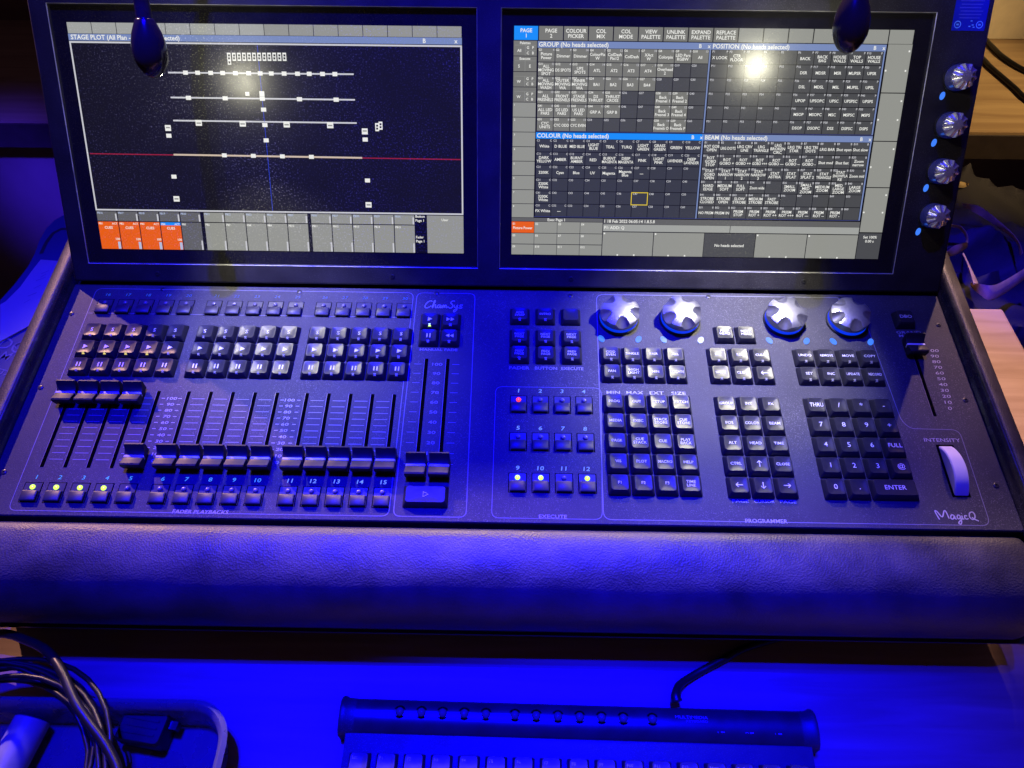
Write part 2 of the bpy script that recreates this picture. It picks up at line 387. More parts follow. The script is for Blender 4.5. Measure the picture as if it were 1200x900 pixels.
# fader ticks and scales
GX = [[0 + 19.1 * k for k in range(5)], [102.6 + 19.25 * k for k in range(5)], [205.6 + 18.95 * k for k in range(5)]]
for g in GX:
    for k in range(4):
        for t in range(11):
            y = -68.9 - 5.98 * t
            mb.rect(g[k] + 4.0, y - 0.28, g[k] + 15.2, y + 0.28, PZ0, 1)
for cx, xl, xr in ((89.6, 79.5, 99.0), (191.6, 182.5, 201.8)):
    for t in range(11):
        y = -68.9 - 5.98 * t
        text(mb, str(100 - 10 * t), cx, y, 2.6, PZ0, 0, wide=1.75, slant=0.15)
        mb.rect(xl + 1, y - 0.25, xl + 4.0, y + 0.25, PZ0, 0); mb.rect(xr - 4.0, y - 0.25, xr - 1, y + 0.25, PZ0, 0)
for t in range(11):
    y = -29.4 - 9.87 * t
    text(mb, str(100 - 10 * t), 316.2, y, 2.7, PZ0, 2, wide=1.8)
    mb.rect(295.5, y - 0.22, 302, y + 0.22, PZ0, 1); mb.rect(329.5, y - 0.22, 336, y + 0.22, PZ0, 1)
for t in range(11):
    text(mb, str(100 - 10 * t), 759.6 + 3.0 * (10 - t) / 10, -6.9 - 6.05 * t, 3.0, PZ0, 0, wide=1.8, slant=0.1)
text(mb, 'FADER PLAYBACKS', 139.3, -172.9, 3.0, PZ0 + .05, 0, wide=1.45, slant=0.2, maxw=44)
text(mb, 'EXECUTE', 417.3, -172.2, 3.0, PZ0 + .05, 2, wide=1.6, maxw=22)
text(mb, 'PROGRAMMER', 584.6, -173.2, 3.2, PZ0 + .05, 0, wide=1.5, maxw=33)
text(mb, 'MANUAL FADE', 316.3, -13.6, 2.4, PZ0, 2, wide=1.5, maxw=34)
for x, t in ((389.3, 'FADER'), (413, 'BUTTON'), (436.4, 'EXECUTE')): text(mb, t, x, -32, 2.9, PZ0, 0, wide=1.45, maxw=19.5)
for x, t in ((471.2, 'MIN'), (490, 'MAX'), (509, 'EXT'), (528, 'SIZE')): text(mb, t, x, -56.2, 3.0, PZ0, 0, wide=1.6)
text(mb, 'GRAND', 746, 13.2, 2.8, PZ0, 0, wide=1.6); text(mb, 'MASTER', 747, 9.2, 2.8, PZ0, 0, wide=1.5)
text(mb, 'INTENSITY', 743.7, -98.6, 3.3, PZ0, 0, wide=1.5, maxw=30)
for x, t in ((566.8, 'PAGE'), (585.8, 'CURSOR'), (604.8, 'PAGE')): text(mb, t, x, -156.6, 2.4, PZ0, 0, wide=1.6, maxw=16)
# script lettering drawn as pen strokes
def strokes(lines, x0, y0, sx, sy, wd, m):
    for L in lines:
        P = [(x0 + x * sx, y0 + y * sy) for x, y in L]; out = []
        for i in range(len(P) - 1):
            a = P[max(i - 1, 0)]; b = P[i]; c = P[i + 1]; d = P[min(i + 2, len(P) - 1)]
            for k in range(5):
                t = k / 5
                f = lambda j: 0.5 * (2 * b[j] + (c[j] - a[j]) * t + (2 * a[j] - 5 * b[j] + 4 * c[j] - d[j]) * t * t + (3 * b[j] - a[j] - 3 * c[j] + d[j]) * t ** 3)
                out.append((f(0), f(1)))
        out.append(P[-1]); mb.ribbon(out, wd, PZ0 + .06, m)
MAGICQ = [[(0.3, 0), (0.0, 1.0), (0.25, 1.05), (0.8, 0.35), (1.35, 1.1), (1.6, 1.0), (1.75, 0.15)],
          [(2.6, .55), (2.3, .62), (2.05, .35), (2.1, .1), (2.4, .15), (2.65, .5), (2.65, .15), (2.85, .1)],
          [(3.5, .55), (3.2, .6), (3.0, .35), (3.1, .12), (3.4, .25), (3.5, .5), (3.45, -.2), (3.2, -.55), (2.95, -.4), (3.3, -.1), (3.7, .15)],
          [(3.75, .55), (3.75, .15), (3.95, .12)], [(3.78, .82), (3.84, .86)],
          [(4.5, .5), (4.2, .55), (4.1, .25), (4.3, .1), (4.6, .2)],
          [(5.4, 1.05), (5.0, .85), (4.85, .4), (5.1, .08), (5.5, .2), (5.7, .65), (5.55, 1.0), (5.25, 1.0)], [(5.15, .35), (5.5, .1), (6.0, -.12)]]
strokes(MAGICQ, 719.3, -169.6, 5.35, 6.6, 0.95, 0)
CHAM = [[(0.95, .85), (0.8, 1.0), (0.35, .8), (0.05, .3), (0.15, .02), (0.5, .05), (0.85, .3)],
        [(0.95, .15), (1.3, .75), (1.35, 1.05), (1.2, .9), (1.1, .3), (1.05, 0), (1.25, .4), (1.45, .45), (1.45, .05), (1.65, .1)],
        [(2.05, .45), (1.8, .4), (1.7, .1), (1.95, .08), (2.1, .4), (2.1, .05), (2.3, .15)],
        [(2.3, .4), (2.35, .02), (2.5, .38), (2.6, .35), (2.6, .05), (2.75, .38), (2.88, .35), (2.9, .05), (3.1, .2)],
        [(4.0, .95), (3.75, 1.02), (3.45, .75), (3.7, .5), (3.75, .2), (3.45, 0), (3.15, .15)],
        [(3.95, .45), (4.0, .15), (4.2, .12), (4.4, .45), (4.3, -.2), (4.0, -.5), (3.95, -.3), (4.4, .05)],
        [(5.1, .42), (4.8, .45), (4.75, .28), (4.98, .15), (4.85, .0), (4.55, .08)]]
strokes(CHAM, 299.8, 34.0, 7.0, 8.6, 0.75, 3)
part('panel_print', mb.mesh('panel_print', [M_WHITE, M_DIMPRINT, mat('blueish_print', (0.30, 0.30, 0.42), 0.5), mat('logo_print', (0.45, 0.5, 0.7), 0.5)], smooth=False), parent=panel, at=BASE * 0 )

# ------------------------------------------------------------------ keys
def key_mesh(w_=18.3, d_=18.3, tw=13.6, td=13.2, h=5.0, dish=0.7, ty=0.6):
    b = MB(); n = 5
    R = [rrect(w_, d_, 1.2, -h, n), rrect(w_, d_, 1.2, -h + 0.7, n), rrect((w_ * .30 + tw * .7) , (d_ * .3 + td * .7), 1.8, -1.4, n, 0, ty * .6),
         rrect(tw + .7, td + .7, 2.3, -0.35, n, 0, ty), rrect(tw, td, 2.2, 0.0, n, 0, ty)]
    b.loft(R, cap1=False)
    # dished top: rings shrinking to the centre with a cylindrical hollow
    prev = R[-1]; rings = [prev]
    for f in (0.9, 0.72, 0.5, 0.25):
        rg = []
        for (x, y, z) in prev:
            X = x * f; Y = (y - ty) * f + ty
            zz = -dish * (1 - (X / (tw / 2)) ** 2) * (1 - 0.6 * ((Y - ty) / (td / 2)) ** 2) if True else 0
            rg.append((X, Y, zz * min(1, (1 - f) * 3.2)))
        rings.append(rg)
    b.loft(rings, cap0=False, cap1=True)
    return b
KEYM = key_mesh().mesh('key', [M_KEY], angle=40)
KEYW = key_mesh(37.3, 18.3, 32.6, 13.2, dish=0.35).mesh('wide_key', [M_KEY], angle=40)
KEYP = key_mesh(36, 18.6, 31, 13.6, dish=0.35).mesh('wide_key', [M_KEY], angle=40)
LENS = {}
def lensmesh(mt):
    if mt.name in LENS: return LENS[mt.name]
    b = MB(); b.loft([[(-1.4, -6.15, -.6), (1.4, -6.15, -.6), (1.0, -4.9, .12), (-1.0, -4.9, .12)], [(-1.3, -7.1, -1.5), (1.3, -7.1, -1.5), (.6, -6.9, -.25), (-.6, -6.9, -.25)]])
    LENS[mt.name] = b.mesh('indicator', [mt]); return LENS[mt.name]
LEG = {}
def legend_mesh(t, h, maxw):
    k = (t, h)
    if k in LEG: return LEG[k]
    b = MB(); z = -0.12
    if t == '>': b.face([b.verts([(-1.9, -2.2, z), (2.3, 0, z), (-1.9, 2.2, z)]) + i for i in range(3)])
    elif t == '>>':
        for dx in (-2.4, 1.4): b.face([b.verts([(dx - 1.3, -1.9, z), (dx + 2.0, 0, z), (dx - 1.3, 1.9, z)]) + i for i in range(3)])
    elif t == '<<':
        for dx in (-1.6, 2.2): b.face([b.verts([(dx + 1.5, -1.9, z), (dx + 1.5, 1.9, z), (dx - 1.8, 0, z)]) + i for i in range(3)])
    elif t == 'II': b.rect(-1.9, -2.2, -.8, 2.2, z); b.rect(.8, -2.2, 1.9, 2.2, z)
    elif t == '|>': b.ribbon([(-1.8, -2.2), (2.4, 0), (-1.8, 2.2)], .45, z, closed=True)
    elif t in ('^', 'v', '<', '-->', '<--'):
        d = {'^': (0, 1), 'v': (0, -1), '<': (-1, 0), '-->': (1, 0), '<--': (-1, 0)}[t]; L = 2.7 if t != '<--' else 3.4
        b.ribbon([(-d[0] * L, -d[1] * L), (d[0] * L, d[1] * L)], .65, z)
        b.ribbon([(d[0] * L + (-d[0] * 1.8 - d[1] * 1.8), d[1] * L + (-d[1] * 1.8 - d[0] * 1.8)), (d[0] * L, d[1] * L), (d[0] * L + (-d[0] * 1.8 + d[1] * 1.8), d[1] * L + (-d[1] * 1.8 + d[0] * 1.8))], .65, z + .02)
    else:
        lines = t.split('/') if t != '/' else ['/']
        for i, l in enumerate(lines):
            text(b, l, 0, ((len(lines) - 1) / 2 - i) * h * 1.35, h, z, 0, maxw=maxw, wide=1.08)
    if not b.v: LEG[k] = None
    else: LEG[k] = b.mesh('legend', [M_LEGEND], smooth=False)
    return LEG[k]
def key(x, y, t, h=2.6, lens=M_LENS, me=None, dy=0.3, maxw=11.6):
    o = part('key', me or KEYM, (x, y, 0.0))
    lg = legend_mesh(t, h, maxw) if t else None
    if lg: sub('legend', lg, o, (0, dy + .3, 0.0))
    if lens: sub('indicator', lensmesh(lens), o)
    return o
for gi, x0 in enumerate((0.0, 103.2, 205.6)):
    for r, t in enumerate(('S', '>', 'II')):
        for c in range(5):
            ln = mat('lens_lit_yellow', (0.09, 0.08, 0.01), .3, emit=(0.9, 0.75, 0.2), es=0.9) if (gi == 0 and r == 1 and c < 4) else M_LENS
            key(x0 + 19.05 * c, -19.05 * r - .3 * (gi > 0), t, 3.6 if t == 'S' else 2.6, ln)
for x, y, t in ((306.6, 17.0, '>'), (325.6, 17.0, '>>'), (306.6, -1.6, 'II'), (325.6, -1.6, '<<')):
    key(x, y, t, lens=M_LEDG if (x < 310 and y > 0) else M_LENS)
key(316, -157.4, '|>', me=KEYP, lens=None)
for r, (y, row) in enumerate(((24.6, ('ADD/SWAP', 'INTRO', '')), (0.1, ('NEXT/PAGE',) * 3), (-18.8, ('PREV/PAGE',) * 3))):
    for c, t in enumerate(row): key(389.1 + 23.55 * c, y, t, 2.2, lens=M_LENS if t else None)
for r, row in enumerate((('ODD/EVEN', 'SINGLE', 'PAIR', 'ALL'), ('FAN', 'HIGH/LIGHT', 'MIN', 'LOCATE'))):
    for c, t in enumerate(row): key(470.8 + 19.1 * c, -18.5 - 18.95 * r, t, 2.3)
for r, row in enumerate((('PROG', 'OUT', 'SETUP', 'PATCH'), ('MEDIA', 'EXEC', 'STACK/STORE', 'CUE/STORE'), ('PAGE', 'CUE/STACK', 'CUE', 'PLAY/BACK'), ('VIS', 'PLOT', 'MACRO', 'HELP'), ('F1', 'F2', 'F3', 'TIME/LINE'))):
    for c, t in enumerate(row): key(471.0 + 19.05 * c, -68.3 - 19.05 * r, t, 2.3, lens=None)
for c, t in enumerate(('PREV/HEAD', 'NEXT/HEAD')): key(575.6 + 19.5 * c, 6.5, t, 2.3, lens=None)
for r, row in enumerate((('SEL', 'REL', 'CLEAR'), ('SHIFT', 'CLEAR', '<--'))):
    for c, t in enumerate(row): key(566.3 + 19.35 * c, -18.1 - 19.1 * r, t, 2.3)
for r, row in enumerate((('GROUP', 'INT', 'FX'), ('POS', 'COLOR', 'BEAM'), ('ALT', 'HEAD', 'TIME'), ('CTRL', '^', 'CLOSE'), ('<', 'v', '-->'))):
    for c, t in enumerate(row): key(566.6 + 19.05 * c, -68.9 - 19.05 * r, t, 2.4, lens=None)
for r, row in enumerate((('UNDO', 'REMOVE', 'MOVE', 'COPY'), ('SET', 'INC', 'UPDATE', 'RECORD'))):
    for c, t in enumerate(row): key(643.6 + 19.2 * c, -17.7 - 19.45 * r, t, 2.5)
for r, row in enumerate((('THRU', '/', '*', '-'), ('7', '8', '9', '+'), ('4', '5', '6', 'FULL'), ('1', '2', '3', '@'), ('0', '.'))):
    for c, t in enumerate(row): key(643.4 + 19.05 * c, -69.1 - 19.05 * r, t, 4.2 if len(t) == 1 else 3.7, lens=None)
key(643.4 + 19.05 * 2.5, -69.1 - 19.05 * 4, 'ENTER', 3.7, lens=None, me=KEYW, maxw=20)
dbo = part('key', key_mesh(18.3, 18.3, 13.8, 13.4, 7.0).mesh('key', [M_KEY], angle=40), (744.0, 26.0, 2.0)); sub('legend', legend_mesh('DBO', 3.4, 12), dbo, (0, .6, 0))

# ------------------------------------------------------------------ small LED buttons
b = MB()
b.loft([rrect(12.6, 9.0, .8, 0, 4, 0, -3.4), rrect(12.6, 9.0, .8, 2.4, 4, 0, -3.4), rrect(11.4, 7.8, .9, 3.0, 4, 0, -3.4)])
BTNM = b.mesh('button', [M_BTN], angle=40)
b = MB(); b.loft([rrect(13.4, 7.2, .6, 0, 4, 0, 4.8), rrect(13.4, 7.2, .6, .35, 4, 0, 4.8)])
SHELF = b.mesh('led_shelf', [mat('led_shelf_plastic', (0.05, 0.05, 0.058), 0.35)])
b = MB(); b.ribbon([(-7.1, -8.4), (7.1, -8.4), (7.1, 8.8), (-7.1, 8.8)], .9, 0.06, closed=True)
GAPM = b.mesh('button_gap', [M_SLOT], smooth=False)
LEDM = {}
def ledmesh(mt):
    if mt.name not in LEDM:
        b = MB(); b.lathe([(2.15, 0), (2.15, .5), (1.8, 1.2), (1.0, 1.7), (.05, 1.8)], 12); LEDM[mt.name] = b.mesh('led', [mt])
    return LEDM[mt.name]
def lbutton(x, y, num, led, nm, ny, nh=3.0, nx=0.0):
    o = part('button', BTNM, (x, y, -5.0)); sub('led_shelf', SHELF, o); sub('button_gap', GAPM, o); sub('led', ledmesh(led), o, (0, 4.6, .35))
    b = MB(); text(b, num, 0, 0, nh, 0, 0, wide=1.3, slant=0.12); sub('number', b.mesh('number', [nm], smooth=False), o, (nx, ny - y, .16))
allx = GX[0] + GX[1] + GX[2]
for i, x in enumerate(allx):
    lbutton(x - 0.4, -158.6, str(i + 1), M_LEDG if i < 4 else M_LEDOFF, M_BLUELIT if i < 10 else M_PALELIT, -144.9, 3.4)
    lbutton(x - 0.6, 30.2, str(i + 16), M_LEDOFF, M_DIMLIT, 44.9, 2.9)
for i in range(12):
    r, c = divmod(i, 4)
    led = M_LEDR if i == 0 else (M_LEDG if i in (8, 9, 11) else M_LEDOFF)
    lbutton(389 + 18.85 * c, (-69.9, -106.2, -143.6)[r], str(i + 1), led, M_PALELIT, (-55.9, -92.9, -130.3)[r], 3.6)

# ------------------------------------------------------------------ faders
def slot(x, y0, y1):
    b = MB(); b.loft([[(x - 1.5, y0, 0), (x + 1.5, y0, 0), (x + 1.5, y1, 0), (x - 1.5, y1, 0)], [(x - 1.5, y0, .1), (x + 1.5, y0, .1), (x + 1.5, y1, .1), (x - 1.5, y1, .1)]])
    b.rect(x - 1.85, y0, x - 1.5, y1, .13, 1)
    o = part('fader_slot', b.mesh('fader_slot', [M_SLOT, mat('slot_edge', (0.22, 0.20, 0.19), .4)], smooth=False), (0, 0, -4.95)); return o
b = MB()
pf = [(9.3, -3.5), (10.0, 4.5), (9.6, 6.6), (8.2, 7.2), (7.2, 6.0), (5.8, 3.8), (3.6, 2.4), (0.7, 1.7), (-.7, 1.7), (-3.0, 2.6), (-7.6, 4.6), (-9.0, 4.2), (-9.7, 2.4), (-8.6, -3.6)]
cx = 8.1
rings = []
for x, ins in ((-cx, .6), (-cx + .5, 0), (cx - .5, 0), (cx, .6)):
    rings.append([(x * (1 - .0 * z), y * (1 - ins * .03), z - ins * .4) for y, z in pf])
b.loft(rings); b.box(-.9, -2.5, -4.9, .9, 2.5, -3)
CAPM = b.mesh('fader_cap', [M_CAP], angle=28)
b = MB(); b.rect(-7.6, -.75, 7.6, .95, 2.02); b.quad((7.6, -.75, 2.02), (8.25, -.6, 1.2), (8.25, .6, 1.2), (7.6, .95, 2.02)); b.quad((8.22, -.6, 1.2), (8.22, -1.6, -1.6), (8.22, -.4, -1.6), (8.22, .6, 1.2)); b.quad((-7.6, .95, 2.02), (-8.25, .6, 1.2), (-8.25, -.6, 1.2), (-7.6, -.75, 2.02)); b.quad((-8.22, .6, 1.2), (-8.22, -.4, -1.6), (-8.22, -1.6, -1.6), (-8.22, -.6, 1.2))
LINEM = b.mesh('fader_line', [mat('marker_white', (.85, .85, .86), .4)], smooth=False)
def cap(x, y):
    o = part('fader_cap', CAPM, (x, y, 0.6)); sub('marker_line', LINEM, o)
for i, x in enumerate(allx):
    slot(x, -136, -61.6)
    cap(x, -68.5 if i < 4 else -128.6)
for x in (306.3, 325.4): slot(x, -136, -23.5); cap(x, -132.6)
slot(744.6, -75.4, 12); cap(744.6, -5.4)

# ------------------------------------------------------------------ screws on the panel
b = MB(); b.lathe([(2.3, 0), (2.3, .35), (1.9, .6), (.9, .6), (.8, .15), (.05, .15)], 12)
SCREW = b.mesh('screw', [M_SCREW])
for x, y in ((-28.1, 21.7), (-28.1, -59.6), (-29, -141), (49, 52.4), (179.5, 51.4), (310, 51.6), (436.9, 51), (567.4, 52), (692, 52), (776, 22.2), (775.6, -58.9), (775.2, -139.5)):
    part('screw', SCREW, (x, y, -5.02))

# ------------------------------------------------------------------ big encoder knobs
def knob_mesh(R0_, H, nf, fw, fd, reach, phase, skirt=True, nt=None):
    b = MB(); NT = nt or 90; NR = 12
    if skirt:
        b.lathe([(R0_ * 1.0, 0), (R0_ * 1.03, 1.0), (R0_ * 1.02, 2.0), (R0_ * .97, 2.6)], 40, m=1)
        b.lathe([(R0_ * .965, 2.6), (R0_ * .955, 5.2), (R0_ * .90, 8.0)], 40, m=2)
    zt = H
    def zz(r, th):
        z = zt - 2.6 * (r / R0_) ** 2 - 1.2 * (r / R0_) ** 6
        best = 0
        for k in range(nf):
            dth = (th - phase - 2 * math.pi * k / nf + math.pi) % (2 * math.pi) - math.pi
            u = r * math.cos(dth); v = r * math.sin(dth)
            if u <= 0: continue
            c = 1 - (v / fw) ** 2 - ((u - R0_ * 1.08) / reach) ** 2
            if c > 0: best = max(best, fd * math.sqrt(c) * 0.5 + fd * c * .5)
        return z - best
    rings = []
    for j in range(NR + 1):
        r = max(0.05, R0_ * .975 * (j / NR) ** .8)
        rings.append([(r * math.cos(2 * math.pi * i / NT), r * math.sin(2 * math.pi * i / NT), zz(r, 2 * math.pi * i / NT)) for i in range(NT)])
    rings.reverse()
    low = [(x * .985, y * .985, min(z - 1.4, 6.5 if skirt else z - 1.4)) for x, y, z in rings[0]]
    b.loft([low] + rings, m=0)
    return b
for (x, y, ph) in ((480.6, 24.0, 4.80), (537.2, 24.0, 4.95), (633.4, 24.6, 4.35), (691.4, 24.6, 4.75)):
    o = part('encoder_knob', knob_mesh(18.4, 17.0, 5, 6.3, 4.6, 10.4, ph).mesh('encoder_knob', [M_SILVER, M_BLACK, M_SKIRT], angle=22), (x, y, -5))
    for sx in (-1, 1):
        q = MB(); q.loft([[(2.6 * math.cos(a), 3.9 * math.sin(a), z) for a in [2 * math.pi * k / 16 for k in range(16)]] for z in (0, .5)])
        ov = sub('indicator_window', q.mesh('indicator_window', [M_OVAL]), o, (sx * 16.9, -22.9, 0.05)); ov.rotation_euler = (0, 0, sx * rad(-28))

# ------------------------------------------------------------------ intensity wheel
b = MB(); Rw = 31.0; zc = -5 - math.sqrt(Rw ** 2 - 22.3 ** 2)
ang = [rad(40 + 100 * k / 24) for k in range(25)]
rg = []
for x, r in ((738.6, Rw - .8), (739.4, Rw), (749.4, Rw), (750.2, Rw - .8)):
    rg.append([(x - 744, r * math.cos(a), r * math.sin(a)) for a in ang] + [(x - 744, 0, 10)])
b.loft(rg)
part('intensity_wheel', b.mesh('intensity_wheel', [M_WHEEL], angle=30), (744.4, -126.6, zc))
b = MB(); b.rect(-7.4, -23.6, 7.4, 23.6, 0); part('wheel_slot', b.mesh('wheel_slot', [M_SLOT], smooth=False), (744.4, -126.6, -4.9))

# ================================================================== SCREEN HOUSING
HX0, HX1, HS0, HS1, HH = -35.0, 784.6, 3.5, 262.0, 3.0
holes = [(-18.9, 349.0, 20.6, 242.5), (369.4, 738.2, 20.6, 242.5)]
mb = MB()
gx = sorted({HX0 + 2, HX1 - 2, *[h[0] for h in holes], *[h[1] for h in holes]}); gs = [HS0 + 2, 20.6, 242.5, HS1 - 2]
for i in range(len(gx) - 1):
    for j in range(len(gs) - 1):
        cx, cs = (gx[i] + gx[i + 1]) / 2, (gs[j] + gs[j + 1]) / 2
        if any(h[0] < cx < h[1] and h[2] < cs < h[3] for h in holes): continue
        mb.rect(gx[i], gs[j], gx[i + 1], gs[j + 1], HH)
o4 = lambda d, z: [(HX0 + d, HS0 + d, z), (HX1 - d, HS0 + d, z), (HX1 - d, HS1 - d, z), (HX0 + d, HS1 - d, z)]
mb.loft([o4(0, -42), o4(0, HH - 1.2), o4(.7, HH - .3), o4(2, HH)], cap1=False)
for h in holes:
    e = 1.1
    A = [(h[0], h[2], HH), (h[1], h[2], HH), (h[1], h[3], HH), (h[0], h[3], HH)]
    B = [(h[0] + e, h[2] + e, -.2), (h[1] - e, h[2] + e, -.2), (h[1] - e, h[3] - e, -.2), (h[0] + e, h[3] - e, -.2)]
    for i in range(4):
        j = (i + 1) % 4
        t = 0.30
        Am = [tuple(a + (b_ - a) * t for a, b_ in zip(A[q], B[q])) for q in (i, j)]
        mb.quad(A[i], A[j], Am[1], Am[0], 1); mb.quad(Am[0], Am[1], B[j], B[i], 0)
house = part('screen_housing', mb.mesh('screen_housing', [M_BEZEL, M_EDGE], angle=40), SO, rot=(SA, 0, 0))
for x, s_ in ((45.2, 11.8), (268, 11.8), (437, 12.0), (656, 12.6)):
    sub('screw', SCREW, house, (x, s_, HH - .1))
# near-black strip put in as the shade between housing and panel
mb = MB(); mb.box(-33, 57.5, -14, 783, 95, -6.5); part('hinge_shade_strip', mb.mesh('hinge_shade_strip', [M_SLOT]))

# ------------------------------------------------------------------ displays
def em(name, c, dust=0.0, es=1.0):
    return mat('display_' + name, (0.012, 0.012, 0.014), 0.20, emit=c, es=es, var=0.2, rvar=0.04, dust=dust, spec=0.55)
def srgb(r, g, b): return tuple(((c / 255 + .055) / 1.055) ** 2.4 if c > 10 else c / 255 / 12.92 for c in (r, g, b))
DCOL = dict(off=(4, 4, 10), grey=(146, 147, 141), dgrey=(98, 98, 98), cell=(74, 75, 78), cell2=(58, 60, 70), navy=(19, 18, 26), title=(118, 136, 184), tblue=(28, 140, 250),
            white=(236, 236, 230), black=(12, 12, 18), orange=(230, 94, 0), red=(150, 30, 55), blue=(36, 66, 200), yellow=(222, 196, 60), line=(200, 200, 205),
            tan=(205, 185, 165), lgrey=(160, 162, 158), border=(176, 190, 220), border2=(60, 66, 120), mgrey=(120, 120, 114))
DM = list(DCOL.keys()); DI = {k: i for i, k in enumerate(DM)}
class Disp:
    def __init__(s, x0, s1, w_, h_): s.x0, s.s1, s.w, s.h = x0, s1, w_, h_; s.mb = MB()
    def r(s, u0, v0, u1, v1, c, lay=1):
        s.mb.rect(s.x0 + u0 * s.w, s.s1 - v1 * s.h, s.x0 + u1 * s.w, s.s1 - v0 * s.h, lay * 0.06, DI[c])
    def frame(s, u0, v0, u1, v1, c, t=.0016, lay=2):
        tv = t * s.w / s.h
        s.r(u0, v0, u1, v0 + tv, c, lay); s.r(u0, v1 - tv, u1, v1, c, lay); s.r(u0, v0 + tv, u0 + t, v1 - tv, c, lay); s.r(u1 - t, v0 + tv, u1, v1 - tv, c, lay)
    def t(s, txt, u, v, h, c='white', lay=3, maxw=None, align='C', wide=1.0):
        text(s.mb, txt, s.x0 + u * s.w, s.s1 - v * s.h, h, lay * 0.06, DI[c], maxw=None if maxw is None else maxw * s.w, align=align, wide=wide, bold=True)
    def px(s, u, v): x, q = SP(u, v); return (x - s.x0) / s.w, (s.s1 - q) / s.h
    def pline(s, a, b, wd, c, lay=2):
        A = s.px(*a); B = s.px(*b)
        s.mb.ribbon([(s.x0 + A[0] * s.w, s.s1 - A[1] * s.h), (s.x0 + B[0] * s.w, s.s1 - B[1] * s.h)], wd, lay * .06, DI[c])
    def dot(s, u, v, w_, h_, c='white', lay=4):
        a = s.px(u, v); s.r(a[0] - w_ / s.w / 2, a[1] - h_ / s.h / 2, a[0] + w_ / s.w / 2, a[1] + h_ / s.h / 2, c, lay)
L = Disp(-5.5, 228, 341.1, 193.8)
L.r(0, 0, 1, 1, 'navy', 0)
for i in range(16): L.r(i / 16 + .0008, 0, (i + 1) / 16 - .0008, .045, 'grey' if i > 7 else 'lgrey', 1)
L.r(0, .0465, 1, .074, 'title', 1); L.t('STAGE PLOT (All Plan - No heads selected)', .006, .060, 3.6, align='L')
L.t('B', .905, .060, 3.4); L.t('x', .985, .060, 3.4)
L.frame(0, .077, 1, .818, 'line', .004, 1)
bars = [((197, 85), (414.5, 87)), ((200, 114.2), (416, 117)), ((203, 141.2), (418, 144.2))]
for a, b_ in bars: L.pline(a, b_, 1.3, 'line')
L.pline((105.5, 180), (540, 187), .9, 'red', 2); L.pline((203.5, 181.2), (424.5, 185), 1.5, 'tan', 3)
L.pline((301.5, 53), (319.6, 247), .5, 'blue', 2)
for x in (217.5, 231.7, 247, 261, 276, 291.5, 305, 318, 333, 348.7, 362.5, 378, 392.5): L.dot(x, 85 + (x - 197) * .0095, 4.2, 3.4)
for x in (221, 264, 307.5, 351, 394): L.dot(x, 114.4 + (x - 200) * .0125, 4.6, 3.4)
L.dot(290, 110, 3.6, 3.2); L.dot(307, 110, 4.4, 4.4)
for x in (233, 284.5, 336, 387):
    L.dot(x, 144 + (x - 233) * .018, 5.6, 5.0); L.dot(x, 144.3 + (x - 233) * .018, 4.0, 1.2, 'grey', 5)
for x in (263, 297, 331, 365): L.dot(x, 182 + (x - 263) * .018, 4.4, 3.4)
for x, y in ((197, 150), (427.5, 154)): L.dot(x, y, 5.2, 5.0); L.dot(x, y - .5, 3.6, 1.2, 'grey', 5)
for x, y in ((198, 159), (428, 163.5), (204, 207), (430.7, 211.5), (309, 128.5), (310.5, 146.5), (312, 164.5)): L.dot(x, y, 4.6, 3.4)
for x, y in ((207, 233), (432, 240)): L.dot(x, y, 5.4, 4.8); L.dot(x, y, 3.8, 1.4, 'grey', 5)
for k in range(12):
    x = 268.5 + 5.9 * k; L.dot(x, 66.6, 3.2, 6.6); L.dot(x, 65.0, 1.7, 1.7, 'navy', 5); L.dot(x, 68.4, 1.7, 1.7, 'navy', 5)
L.dot(269, 73.2, 3.0, 3.6); L.dot(269, 73.2, 1.6, 1.8, 'navy', 5)
for x, y in ((442, 149), (446, 147.3)): L.dot(x, y, 3.4, 6.8, lay=4); L.dot(x, y - 1.7, 1.7, 1.7, 'navy', 5); L.dot(x, y + 1.7, 1.7, 1.7, 'navy', 5)
L.r(0, .818, 1, 1, 'black', 1)
n = 1
for g, (u0, u1) in enumerate(((0, .285), (.2925, .577), (.5845, .868))):
    cw = (u1 - u0) / 5
    for c in range(5):
        a = u0 + c * cw + .0012; e = u0 + (c + 1) * cw - .0012; col = ('dgrey' if g == 0 else 'grey')
        L.r(a, .822, e, .866, col, 2); L.r(e - .005, .832, e - .001, .865, 'line', 3); L.t('PB' + str(15 + n), a + .002, .829, 1.7, 'border', align='L')
        hot = g == 0 and c < 4
        L.r(a, .870, e, 1.0, 'orange' if hot else col, 2)
        if g == 0 and c == 3: L.r(a, .870, e, .884, 'tblue', 3)
        L.t('PB' + str(n), a + .002, .879, 1.7, 'white', 4, align='L')
        if hot:
            L.t('ACT', e - .002, .879, 1.7, 'white', 4, align='R'); L.t('CUES', (a + e) / 2, .898, 2.2, 'white', 4)
            L.t('100', e - .001, .952, 2.0, 'white', 4, align='R'); L.r(e - .008, .965, e - .001, .999, 'border', 3)
        else: L.r(e - .005, .955, e - .001, .999, 'line', 3)
        n += 1
for v, t in ((.827, 'Button'), (.846, 'Page 1'), (.925, 'Fader'), (.944, 'Page 1')): L.t(t, .870, v, 2.2, align='L', maxw=.03)
L.r(.901, .822, 1, 1, 'grey', 2); L.t('User', .950, .842, 2.2)

